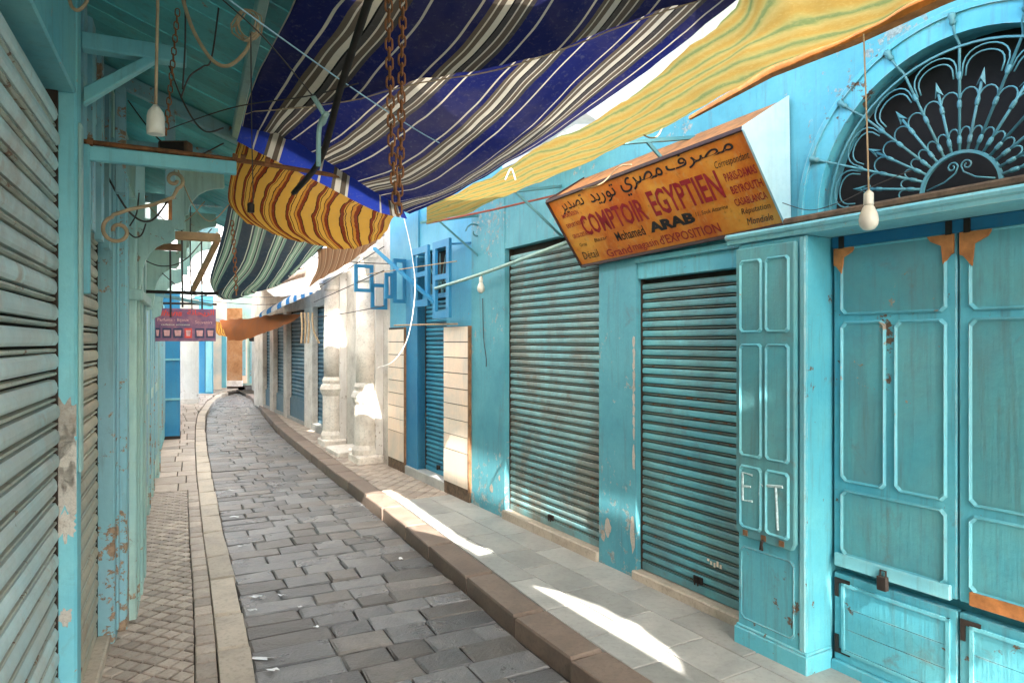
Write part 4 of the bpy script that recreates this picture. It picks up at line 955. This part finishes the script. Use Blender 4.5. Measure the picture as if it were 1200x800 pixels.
M['c_bluewhite'] = cloth('blue_white_canvas', [(0, (.75, .75, .75)), (.55, (.03, .22, .55))], 7, .3)
# yellow-green cloth: wavy leaf pattern
m, nt, bs = nodes('yellow_green_canvas'); uv = N(nt, 'ShaderNodeUVMap'); mp = N(nt, 'ShaderNodeMapping'); mp.inputs['Scale'].default_value = (9, 4.5, 1); mp.inputs['Rotation'].default_value = (0, 0, .5); nt.links.new(uv.outputs[0], mp.inputs[0])
sx = N(nt, 'ShaderNodeSeparateXYZ'); nt.links.new(uv.outputs[0], sx.inputs[0])
wv = noise(nt, posn(nt), 4.2, 4, .6, .4); a1 = N(nt, 'ShaderNodeMath', operation='MULTIPLY_ADD'); nt.links.new(sx.outputs[0], a1.inputs[0]); a1.inputs[1].default_value = 10; nt.links.new(mul(nt, sx.outputs[1], 5.5), a1.inputs[2])
a2 = N(nt, 'ShaderNodeMath', operation='MULTIPLY_ADD'); nt.links.new(wv, a2.inputs[0]); a2.inputs[1].default_value = .75; nt.links.new(a1.outputs[0], a2.inputs[2]); a3 = N(nt, 'ShaderNodeMath', operation='FRACT'); nt.links.new(a2.outputs[0], a3.inputs[0]); nn = a3.outputs[0]
fine = noise(nt, posn(nt), 70, 4, .7)
c = ramp(nt, nn, [(0, (.52, .33, .08)), (.22, (.56, .42, .14)), (.36, (.42, .38, .13)), (.44, (.22, .28, .10)), (.54, (.26, .31, .12)), (.64, (.50, .42, .14)), (.85, (.54, .34, .08)), (1.0, (.52, .33, .08))]); c = mixc(nt, mul(nt, thr(nt, fine, .5, .8), .4), c, (.75, .6, .25, 1))
nt.links.new(c, bs.inputs['Base Color']); bs.inputs['Roughness'].default_value = .8; tr = N(nt, 'ShaderNodeBsdfTranslucent'); nt.links.new(c, tr.inputs[0]); mx = N(nt, 'ShaderNodeMixShader'); mx.inputs[0].default_value = .16
nt.links.new(bs.outputs[0], mx.inputs[1]); nt.links.new(tr.outputs[0], mx.inputs[2]); nt.links.new(mx.outputs[0], nt.nodes['Material Output'].inputs[0]); bump(nt, bs, fine, .4, .004); M['c_lime'] = m

def net(rows): return [[pix(*p) for p in r] for r in rows]
NB = net([[(283,150,2.72),(325,165,2.74),(370,192,2.80),(415,218,2.88),(452,240,2.98),(480,253,3.08)],
          [(290,118,2.55),(355,140,2.60),(415,170,2.66),(470,202,2.78),(520,218,2.92),(572,204,3.10)],
          [(305,80,2.35),(390,105,2.40),(465,132,2.48),(535,155,2.58),(597,166,2.70),(655,155,2.85)],
          [(322,45,2.15),(425,60,2.20),(515,82,2.28),(595,94,2.38),(670,95,2.48),(745,92,2.48)],
          [(345,0,2.0),(470,5,2.05),(570,20,2.10),(665,15,2.15),(760,5,2.18),(862,0,2.05)],
          [(400,-130,1.6),(530,-140,1.6),(650,-140,1.65),(760,-150,1.7),(880,-160,1.75),(1010,-130,1.7)]])
for k in (1.0, 2.0, 2.75): NB.append([p-R.e*k-R.n*(.75*(1-c_/5))+Vector((0, 0, .02*k)) for c_, p in enumerate(NB[5])])  # unseen rows overhead, widened to block stray sun on the road
VF = 1/8
awning('striped_awning', 'navy awning with cream and brown stripes sagging low towards the chains', sheet(NB, 60, 70, vmax=lambda u: 4.35*VF, seed=1, wr=.018), M['c_blue'])
VE = [(0, .8), (.1, 1.2), (.27, 2.2), (.36, 2.85), (.58, 3.45), (.72, 3.8), (.86, 4.05), (1.0, 4.3)]
def ve(u):
    for a, b_ in zip(VE, VE[1:]):
        if a[0] <= u <= b_[0]: return VF*(a[1]+(u-a[0])/(b_[0]-a[0])*(b_[1]-a[1]))
    return VF*4.3
awning('striped_awning', 'navy striped awning overlapping the lower navy one, its hem tied with pale string', sheet(NB, 60, 90, vmin=ve, off=Vector((0, 0, -.022)), wr=.018, seed=5, uoff=.03), M['c_blue2'])
# hem strings of the overlap
l = MB(); l.tubew([surf(NB, u/30, ve(u/30))+Vector((0, 0, -.028+mnoise.noise(Vector((u*.5, 0, 5)))*.006)) for u in range(31)], .0022, 4); single('hem_cord', l, M['rope'], 'thin cord along the hem of the overlapping navy awning', 'cord')
# hanging flap at the far hem, sunlight put into its brighter blue
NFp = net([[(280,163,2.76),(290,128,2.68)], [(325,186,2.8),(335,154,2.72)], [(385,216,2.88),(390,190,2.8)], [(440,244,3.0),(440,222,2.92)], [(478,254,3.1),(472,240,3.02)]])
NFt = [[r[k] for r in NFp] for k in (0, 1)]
M['c_blue3'] = cloth('sunlit_navy_striped_canvas', [(0, (.03, .06, .42)), (.35, wht), (.38, (.03, .06, .42)), (.55, tan), (.6, wht), (.68, tan), (.76, wht), (.8, (.03, .06, .42))], 3, .5)
awning('awning_flap', 'navy striped flap coloured as if sunlit, folded down between the navy and yellow awnings', sheet(NFt, 30, 6, off=Vector((0, -.02, -.015)), wr=.004, seed=2), M['c_blue3'])
NY = net([[(279,160,2.88),(340,192,2.93),(400,225,3.05),(462,252,3.25)],
          [(271,200,3.05),(318,228,3.2),(385,252,3.35),(457,262,3.45)],
          [(268,240,3.25),(315,262,3.4),(390,278,3.55),(452,272,3.6)],
          [(287,264,3.42),(345,284,3.55),(402,291,3.7),(446,280,3.75)]])
awning('striped_awning', 'yellow awning with dark red and black wavy stripes bulging below the rusty rod', sheet(NY, 40, 30, wr=.03, seed=9), M['c_yellow'])
NG = net([[(268,240,4.2),(310,262,4.25),(350,280,4.4),(384,284,4.5)],
          [(256,295,4.7),(293,315,4.8),(332,314,4.9),(366,301,4.9)],
          [(246,326,5.1),(268,346,5.2),(315,335,5.25),(352,314,5.2)],
          [(252,345,5.3),(272,352,5.4),(318,337,5.4),(352,316,5.3)]])
awning('striped_awning', 'dark blue and pale green striped awning hanging in folds beside the wooden arm', sheet(NG, 40, 24, wr=.03, seed=12), M['c_green'])
NBr = net([[(372,292,4.6),(410,284,4.7),(448,274,4.9)], [(372,312,5.1),(405,297,5.2),(445,279,5.2)], [(362,336,5.9),(400,312,5.7),(440,286,5.5)]])
awning('striped_awning', 'small brown pinstriped awning between the yellow awning and the stone columns', sheet(NBr, 24, 14, wr=.02, seed=14), M['c_brown'])
NW = net([[(312,340,6.8),(342,330,6.6),(376,322,6.4)], [(322,347,7.6),(350,341,7.4),(374,333,7.2)], [(330,347,8.6),(352,345,8.4),(376,338,8.2)]])
awning('cloth_awning', 'pale cloth slung behind the green striped awning', sheet(NW, 20, 14, wr=.02, seed=15), M['c_white'])
NO = net([[(257,375,16.5),(285,373,15),(320,369,13.6),(354,368,12.4)], [(261,384,15.6),(285,384,14.6),(316,380,13.4),(350,372,12.3)], [(268,399,15.2),(288,397,14.4),(316,388,13.2),(346,375,12.2)]])
awning('cloth_awning', 'orange cloth awning stretched slantwise across the far lane', sheet(NO, 30, 14, wr=.03, seed=17), M['c_orange'])
NU = [[R.w(t, -.05, 2.62-.05*(t-9.9)) for t in (9.9, 11, 12.4, 14.5)], [R.w(t, .25, 2.50-.05*(t-9.9)) for t in (9.9, 11, 12.4, 14.5)], [R.w(t, .48, 2.40-.06*(t-9.9)) for t in (9.9, 11, 12.4, 14.5)], [R.w(t, .50, 2.26-.05*(t-9.9)) for t in (9.9, 11, 12.4, 14.5)]]
awning('cloth_awning', 'blue and white striped awning over the slate blue shutters', sheet(NU, 30, 16, wr=.02, seed=19), M['c_bluewhite'])
def qedge(t):  # notches let chosen sun patches through to the wall
    if t < 3.5: return 1.15
    for a, b_, q_ in ((5.55, 6.15, 2.05), (7.65, 8.05, 2.42), (8.45, 8.85, 2.1), (12.5, 13.0, 2.2)):
        if a <= t <= b_: return q_
    return 2.78
NH = [[R.n*q_+R.e*t_+Vector((0, 0, 3.0+z_)) for q_, z_ in ((-.9-.02*t_, .1), (.4, 0), (1.3, 0), (qedge(t_), .06))] for t_ in [1.6+.3*k for k in range(60)]]  # mostly hidden sheet added to keep sun off the road
awning('shade_canvas', 'pale canvas added high over the lane to block the sun', sheet(NH, 24, 120, wr=.05, seed=31), M['c_white'])
NH2 = [[RE*t_+RL*l_+Vector((0, 0, 3.75)) for l_ in (-4, -1, 2, 5)] for t_ in (17.5, 20, 23, 27)]  # sheet added to keep sun off the far houses
awning('shade_canvas', 'pale canvas added over the far bend of the lane to block the sun', sheet(NH2, 20, 20, wr=.08, seed=33), M['c_white'])
# lime awning along the right wall
def rd_(x, y, q): r = (x-600)/FPX; t = q*(R.c-r*R.s)/(R.s+r*R.c); return pix(x, y, q*R.s+t*R.c)
NLm = [[rd_(500,262,2.3),rd_(562,243,2.3),rd_(625,215,2.3),rd_(710,176,2.3),rd_(806,136,2.3),rd_(900,82,2.3),rd_(1000,40,2.3),rd_(1100,-8,2.3),rd_(1260,-75,2.3)],
       [rd_(500,256,2.1),rd_(562,234,2.05),rd_(628,204,2.05),rd_(712,165,2.05),rd_(800,115,2.05),rd_(890,55,2.05),rd_(985,5,2.05),rd_(1080,-50,2.05),rd_(1240,-140,2.05)],
       [rd_(500,250,1.95),rd_(562,222,1.9),rd_(630,193,1.88),rd_(716,150,1.86),rd_(798,94,1.86),rd_(880,30,1.86),rd_(960,-40,1.86),rd_(1060,-110,1.86),rd_(1210,-210,1.86)],
       [rd_(500,244,1.84),rd_(562,211,1.82),rd_(629,178,1.76),rd_(714,129,1.72),rd_(789,68,1.71),rd_(866,0,1.71),rd_(940,-62,1.77),rd_(1040,-150,1.77),rd_(1190,-280,1.77)]]
for k, r in enumerate(NLm):      # past the picture's edge: overlaps the navy cloth, then a gap made to drop a sun patch, then overlaps again
    f = k/3
    if k >= 2:
        for i_, qi in ((6, 1.36), (7, 1.30), (8, 1.42)):
            p_ = r[i_]; t_ = p_.dot(R.e); q0 = p_.dot(R.n); r[i_] = R.n*(q0+(qi-q0)*(k-1)/2)+R.e*t_+Vector((0, 0, p_.z+.03))
    for t_, qi in ((.05, 1.672), (-.65, 1.66), (-.95, 1.5), (-1.2, 1.35), (-1.5, 1.35)): r.append(R.n*(2.3+(qi-2.3)*f)+R.e*t_+Vector((0, 0, 2.92+.05*f)))
awning('lime_awning', 'translucent yellow and green patterned awning along the right wall above the orange sign', sheet(NLm, 160, 22, vmax=lambda u: 1-.10*max(0, mnoise.noise(Vector((u*42, 3.3, 1)))+.4*mnoise.noise(Vector((u*130, 1, 2)))), wr=.03, seed=21), M['c_lime'])  # ragged inner edge added to roughen the sun patches
l = MB(); e = [NLm[0][i]+Vector((.015, .02, -.004)) for i in range(4, 11)]
for a, b_ in zip(e, e[1:]): pass
l.tubew(e, [.010, .022, .028, .03, .03, .03, .03][:len(e)], 4); single('awning_plank', l, M['wood_orange'], 'orange wooden batten holding the hem of the lime awning', 'batten')
l = MB(); l.tubew([NLm[0][0]+Vector((0, 0, .0)), R.w(4.9, .3, 2.62), R.w(4.3, .05, 2.66)], .008, 6); single('red_rod', l, M['red_pipe'], 'thin red brown rod between lime awning and orange sign', 'rod')
# wall brackets that carry the lime awning
def wallbracket(t, label):
    th = Thing('awning_bracket', label, 'bracket', R.w(t, 0, 2.5))
    l = MB(R); l.tube([(t, -.01, 2.74), (t, .58, 2.62)], .014, 4); th.part('arm', l, M['iron_blue'])
    l = MB(R); l.tube([(t, -.01, 2.35), (t, .40, 2.65)], .012, 4); th.part('strut', l, M['iron_blue'])
    l = MB(R); pts = [(t, .03+.10*math.cos(a*.5)*(1-a/16), 2.58+.09*math.sin(a*.5)*(1-a/16)) for a in range(14)]; l.tube(pts, .008, 4); th.part('scroll', l, M['iron_blue'])
wallbracket(4.35, 'painted iron awning bracket behind the far end of the orange sign'); wallbracket(2.9, 'painted iron awning bracket above the middle of the orange sign'); wallbracket(5.75, 'painted iron awning bracket beside the bright blue wall')

# ------------------------------------------------------------------ chains, cords, bulbs
def linkmesh(r, ln, w, rot):
    l = MB(); pts = []
    for k in range(12):
        a = 2*math.pi*k/12; x, z = w*math.cos(a), (ln/2-w)*(1 if math.sin(a) > 0 else -1)*(abs(math.sin(a)) > .2)+w*math.sin(a)
        pts.append(Vector((x*math.cos(rot), x*math.sin(rot), z)))
    l.tubew(pts, r, 5, True); return l.mesh('link', Vector(), M['rust'], True)
def chain(label, pts, r=.0028, ln=.030, w=.0082, mat=None):
    th = Thing('chain', label, 'chain', pts[-1]); ms = [linkmesh(r, ln, w, .3), linkmesh(r, ln, w, 1.87)]
    d = 0; i = 0; seg = 0; step = ln-2.6*r
    total = [(b-a).length for a, b in zip(pts, pts[1:])]; L_ = sum(total); s = 0
    while s < L_:
        x = s; k = 0
        while k < len(total)-1 and x > total[k]: x -= total[k]; k += 1
        p = pts[k]+(pts[k+1]-pts[k])*(x/total[k]); th.piece('link', ms[i % 2], p); s += step; i += 1
    return th
YC = 1.62
chain('rusty chain strand with loose end beside the dark pole', [pix(455, -60, YC), pix(456, 60, YC), pix(459, 170, YC), pix(464, 238, YC)])
chain('rusty chain strand hanging on its own in front of the navy awning', [pix(474, -60, YC+.05), pix(471, 60, YC+.05), pix(470, 170, YC+.05), pix(467, 245, YC+.05)])
chain('dark chain hanging from the timber bracket behind the lamp socket', [pix(208, 15, 2.25), pix(202, 80, 2.3), pix(194, 160, 2.35)], .0022, .026, .007)
chain('thin rusty chain beside the green striped awning', [pix(272, 262, 3.9), pix(275, 300, 3.9), pix(277, 345, 3.9)], .003, .034, .009)
def cord(name, label, pts, r, mat, n=24, cat='cable'):
    l = MB(); l.tubew([cr(pts, i/n) for i in range(n+1)], r, 5); return single(name, l, M[mat], label, cat, smooth=True)
cord('pole', 'dark rusty pole leaning under the navy awning', [pix(442, -30, 1.62), pix(400, 100, 1.98), pix(376, 185, 2.3), pix(344, 226, 2.62)], .011, 'iron', cat='pole')
cord('rope', 'pale green rope knotted around the dark pole', [pix(366, 112, 2.05), pix(380, 136, 2.03), pix(377, 146, 2.06), pix(383, 133, 2.0), pix(374, 150, 2.06), pix(373, 195, 2.1)], .008, 'green', cat='rope')
cord('string', 'pale blue string stretched under the navy awning', [pix(255, -10, 1.75), pix(330, 45, 1.9), pix(430, 115, 2.25), pix(510, 165, 2.6), pix(574, 194, 3.1)], .0022, 'wire_blue', cat='string')
cord('string', 'thin grey wire running from the canopy to the dark pole', [pix(180, 158, 2.5), pix(270, 127, 2.3), pix(360, 113, 2.05), pix(420, 98, 2.0)], .0022, 'wire', cat='string')
cord('string', 'thin dark wire slanting from the canopy beam to the knotted rope', [pix(255, -5, 1.8), pix(310, 45, 1.85), pix(366, 112, 2.0)], .002, 'wire', cat='string')
cord('string', 'thin dark wire dropping in front of the yellow awning', [pix(294, 40, 1.9), pix(295, 150, 2.3), pix(297, 240, 2.6)], .002, 'wire', cat='string')
cord('cable', 'tan cable looping from the timber bracket to the canopy beam', [pix(213, -5, 2.1), pix(226, 35, 2.1), pix(248, 70, 2.1), pix(268, 77, 2.1), pix(288, 60, 2.1), pix(296, 38, 2.1)], .006, 'rope')
cord('cable', 'tan cord loop hanging over the header board', [pix(80, -8, 1.9), pix(84, 8, 1.9), pix(92, 12, 1.9), pix(101, 3, 1.9), pix(104, -12, 1.9)], .005, 'rope')
l = MB()
for k in range(5):
    pts = [pix(290+random.uniform(-3, 3)+(9+2*k)*math.cos(a*.55+k), 30+(15+k)*math.sin(a*.55+k), 2.05+.01*k) for a in range(13)]; l.tubew(pts, .0028, 4)
single('wire_coil', l, M['rope'], 'tangled coil of pale wire tied to the canopy beam', 'wire')
cord('cable', 'dark wire with a ragged end below the canopy boards', [pix(258, -5, 2.3), pix(248, 68, 2.3), pix(238, 78, 2.3), pix(222, 90, 2.3), pix(212, 115, 2.3)], .003, 'wire')
cord('cable', 'thin dark wire hanging straight below the canopy boards', [pix(217, -5, 2.3), pix(217, 50, 2.3), pix(214, 105, 2.3)], .003, 'wire')
cord('cable', 'dark wires drooping beside the scalloped board', [pix(163, 226, 3.7), pix(160, 250, 3.7), pix(152, 265, 3.7)], .004, 'wire')
cord('cable', 'thin dark wire looping below the scalloped board', [pix(171, 262, 3.7), pix(166, 275, 3.7), pix(158, 278, 3.7), pix(150, 272, 3.7)], .004, 'wire')
cord('cable', 'long dark wire dropping past the purple sign', [pix(224, 190, 4.2), pix(223, 300, 4.2), pix(225, 362, 4.2)], .0035, 'wire')
cord('cable', 'white cord hanging down in front of the blue shutter', [pix(472, 250, 4.9), pix(483, 300, 4.9), pix(486, 345, 4.9), pix(478, 395, 4.95), pix(462, 422, 5.0), pix(442, 431, 5.0)], .0032, 'wire_white')
cord('string', 'pale string stretched level across the blue shop front', [R.w(8.3, .3, 2.38), R.w(7, .3, 2.33), R.w(5.8, .2, 2.30)], .006, 'rope', cat='string')
cord('string', 'pale stick across the top of the blue roller shutter', [R.w(7.7, .12, 1.74), R.w(6.0, .10, 1.72)], .010, 'rope', cat='string')
for k, (z0, z1) in enumerate(((2.45, 2.75), (2.28, 2.62), (2.12, 2.35), (1.9, 1.95))):
    cord('string', ('topmost', 'second highest', 'third highest', 'lowest')[k]+' of the dark wires strung across the stone columns', [R.w(10.0, .5, z0), R.w(8.8, .45, (z0+z1)/2-.02), R.w(7.4, .35, z1)], .006, 'wire', cat='string')
cord('pole', 'pale green pole fixed across the wall beside the far shutter', [R.w(6.3, .20, 2.08), R.w(5.4, .12, 2.16), R.w(4.2, .04, 2.29)], .017, 'green', cat='pole')
cord('cable', 'thin dark wires hanging down the turquoise pier', [R.w(5.62, .02, 1.95), R.w(5.60, .02, 1.6), R.w(5.55, .02, 1.4), R.w(5.53, .03, 1.32)], .004, 'wire')
for k, x in enumerate((353, 357, 361, 366)):
    cord('rope', ('first', 'second', 'third', 'fourth')[k]+' pale rope end from the slate shutters hanging under the blue and white awning', [pix(x, 366, 10.5), pix(x+1, 385, 10.5), pix(x+(8 if k == 3 else 0), 402, 10.5)], .016, 'rope', cat='rope')
cord('rope', 'white string bow tied to the corner of the navy awning', [pix(592, 211, 3.2), pix(597, 200, 3.2), pix(600, 199, 3.2), pix(604, 211, 3.2)], .0032, 'wire_white', cat='rope')
cord('cable', 'tan wire looping behind the top of the orange sign', [pix(757, 95, 3.4), pix(750, 150, 3.4), pix(770, 160, 3.4), pix(785, 125, 3.4), pix(805, 98, 3.4)], .004, 'rope')
cord('cable', 'thin cord lying along the top edge of the orange sign', [pix(683, 222, 3.9), pix(705, 215, 3.85), pix(725, 196, 3.8), pix(740, 193, 3.7)], .004, 'rope')
cord('cable', 'thin dark wire draped along the brown timber ledge', [R.w(2.15, .23, 2.2), R.w(2.0, .235, 2.14), R.w(1.85, .235, 2.15), R.w(1.7, .235, 2.19), R.w(1.55, .235, 2.22)], .002, 'wire')
# lamps
so = pix(182.5, 142, 1.95)
LS_ = Thing('lamp_socket', 'white porcelain lamp socket without bulb hanging from a tan cord', 'lamp', so-Vector((0, 0, .04)))
LS_.part('socket', MB().lathe([(.016, -.038), (.0235, -.038), (.0245, -.02), (.0235, .012), (.020, .026), (.010, .040), (.006, .046)], so, 18), M['porcelain'], smooth=True)
l = MB(); l.tubew([so+Vector((0, 0, .04)), so+Vector((.003, 0, .2)), so+Vector((.006, 0, .36)), so+Vector((.005, 0, .62))], .0045, 6); LS_.part('cord', l, M['rope'], smooth=True)
def bulb(c, top, label, k=1.0):
    th = Thing('light_bulb', label, 'lamp', c-Vector((0, 0, .07*k)))
    th.part('glass', MB().lathe([(r*k, z*k) for r, z in ((.006, -.072), (.018, -.068), (.028, -.055), (.031, -.038), (.028, -.018), (.019, .004), (.014, .012))], c, 18), M['porcelain'], smooth=True)
    th.part('cap', MB().lathe([(r*k, z*k) for r, z in ((.0145, .012), (.016, .016), (.0155, .052), (.008, .060), (.004, .064))], c, 14), M['porcelain'], smooth=True)
    l = MB(); l.tubew([c+Vector((0, 0, .06*k)), (c+top)/2+Vector((.002, 0, .0)), top], .0028, 5); th.part('cord', l, M['rope'])
bc = pix(1018, 245, 2.3); bulb(bc, pix(1012, 40, 2.3), 'frosted light bulb hanging in front of the wooden doors')
bc = R.w(5.42, .14, 2.06); bulb(bc, R.w(5.42, .13, 2.165), 'small light bulb hanging from the pale green pole', 1.1)
l = MB(); c = pix(294, 243, 2.6); l.lathe([(.012, -.02), (.014, -.018), (.014, .012), (.006, .018)], c, 8); single('black_plug', l, M['iron'], 'small black plug dangling in front of the yellow awning', 'plug')

# odds and ends: overhead wires and pale shapes painted as wet glints on the road
for k, (ta, za, tb, zb, wh) in enumerate(((6.4, 2.55, 8.0, 2.5, 'just beyond the yellow awning'), (8.2, 2.35, 10.4, 2.45, 'beyond the pale cloth'), (10.2, 2.2, 12.0, 2.4, 'near the blue and white awning'), (12.5, 2.3, 13.6, 2.3, 'above the orange cloth awning'))):
    a = L.w(ta, .1, za); b_ = R.w(tb, .05, zb); cord('string', 'thin dark wire sagging across the lane '+wh, [a, a*.7+b_*.3-Vector((0, 0, .06)), a*.3+b_*.7-Vector((0, 0, .07)), b_], .006, 'wire', cat='string')
M['glint'] = flat('pale_wet_glint', (.72, .74, .76), .5, 0, .15, 40)  # pale colour stands in for light glinting on wet stone
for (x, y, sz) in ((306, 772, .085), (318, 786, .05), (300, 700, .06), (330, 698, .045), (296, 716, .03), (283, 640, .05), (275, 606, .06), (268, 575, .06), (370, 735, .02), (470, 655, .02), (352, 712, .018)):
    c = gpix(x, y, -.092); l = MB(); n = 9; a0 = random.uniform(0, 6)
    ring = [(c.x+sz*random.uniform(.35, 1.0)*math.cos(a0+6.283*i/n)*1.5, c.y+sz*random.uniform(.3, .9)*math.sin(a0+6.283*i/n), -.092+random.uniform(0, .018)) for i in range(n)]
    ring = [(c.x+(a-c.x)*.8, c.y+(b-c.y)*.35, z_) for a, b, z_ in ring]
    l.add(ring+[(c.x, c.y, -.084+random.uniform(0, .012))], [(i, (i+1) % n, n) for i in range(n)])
    single('road_glint', l, M['glint'], 'painted pale wet scrap lying on the road setts', 'litter', group='painted wet glints on the road')

# clutter below the left canopy and at the far end
def tangle(label, x0, y0, x1, y1, Y, sag, r=.0035, mat='wire'):
    a, b_ = pix(x0, y0, Y), pix(x1, y1, Y+random.uniform(-.1, .3)); m1 = a.lerp(b_, .33)-Vector((0, 0, sag)); m2 = a.lerp(b_, .66)-Vector((0, 0, sag*1.1)); cord('cable', label, [a, m1, m2, b_], r, mat)
tangle('dark wire drooping from the lamp cord to the painted bar', 192, 60, 262, 150, 2.6, .10)
tangle('thin wire slung below the gable rafter', 150, 118, 262, 168, 3.3, .12)
tangle('black cable looping behind the iron scroll', 125, 205, 205, 222, 3.3, .16, .005)
tangle('tan string hanging between the scalloped boards', 172, 240, 240, 236, 4.0, .10, .003, 'rope')
tangle('dark wire crossing in front of the wooden arm', 160, 300, 248, 268, 4.3, .12)
tangle('thin wire hanging across the black rod', 190, 320, 262, 338, 4.9, .08)
tangle('pale wire drooping towards the green striped awning', 205, 190, 268, 240, 3.4, .14, .003, 'rope')
for k, (x, y0, y1, Y, nm) in enumerate(((199, 215, 372, 4.4, 'left'), (213, 262, 360, 4.8, 'middle'), (236, 275, 362, 5.4, 'right'))):
    l = MB(); l.tubew([pix(x, y0, Y), pix(x+1, y1, Y)], .006, 5); single('thin_rod', l, M['wire'], ('thin upright rod behind the scalloped board', 'thin upright rod beside the wooden arm', 'thin upright rod below the wooden arm')[k], 'rod')
jb = Thing('junction_box', 'small grey electrical box with cables under the gable rafter', 'box', pix(202, 178, 3.2))
l = MB(); c = pix(202, 172, 3.2); l.box(c.x-.07, c.x+.07, c.y, c.y+.06, c.z-.035, c.z+.03); jb.part('case', l, M['beam_brown'], bev=.006)
l = MB(); l.box(c.x-.055, c.x+.055, c.y-.008, c.y, c.z-.025, c.z+.02); jb.part('cover', l, M['iron'])
ac = Thing('wall_unit', 'dark box shaped unit fixed high at the corner of the far lane', 'box', pix(306, 398, 18))
c = pix(306, 390, 18); l = MB(); l.box(c.x-.25, c.x+.2, c.y-.2, c.y+.3, c.z-.22, c.z+.25); ac.part('case', l, M['iron'], bev=.02)
l = MB(); l.lathe([(.02, 0), (.15, .0), (.15, .02), (.02, .02)], Vector((0, 0, 0)), 14); l.v = [Vector((v.x+c.x, v.z+c.y-.225, v.y+c.z)) for v in l.v]; ac.part('fan_cover', l, M['glass'])
NS = net([[(252,376,17.5),(266,378,17),(283,383,16.5)], [(253,388,17),(268,391,16.6),(284,396,16.2)], [(256,392,16.8),(270,396,16.4),(285,400,16.0)]])
awning('striped_awning', 'small dark brown and cream striped awning below the orange cloth at the far bend', sheet(NS, 16, 8, wr=.03, seed=41), M['c_yellow'])
NP = [[R.w(t, .02, 2.9) for t in (12.6, 14, 15.5, 17.2)], [R.w(t, .55, 2.75) for t in (12.5, 14, 15.4, 17.0)], [R.w(t, 1.0, 2.5) for t in (12.4, 13.8, 15.2, 16.8)]]
awning('cloth_awning', 'faded brown cloth awning high above the slate blue shutters', sheet(NP, 20, 10, wr=.04, seed=43), M['c_brown'])
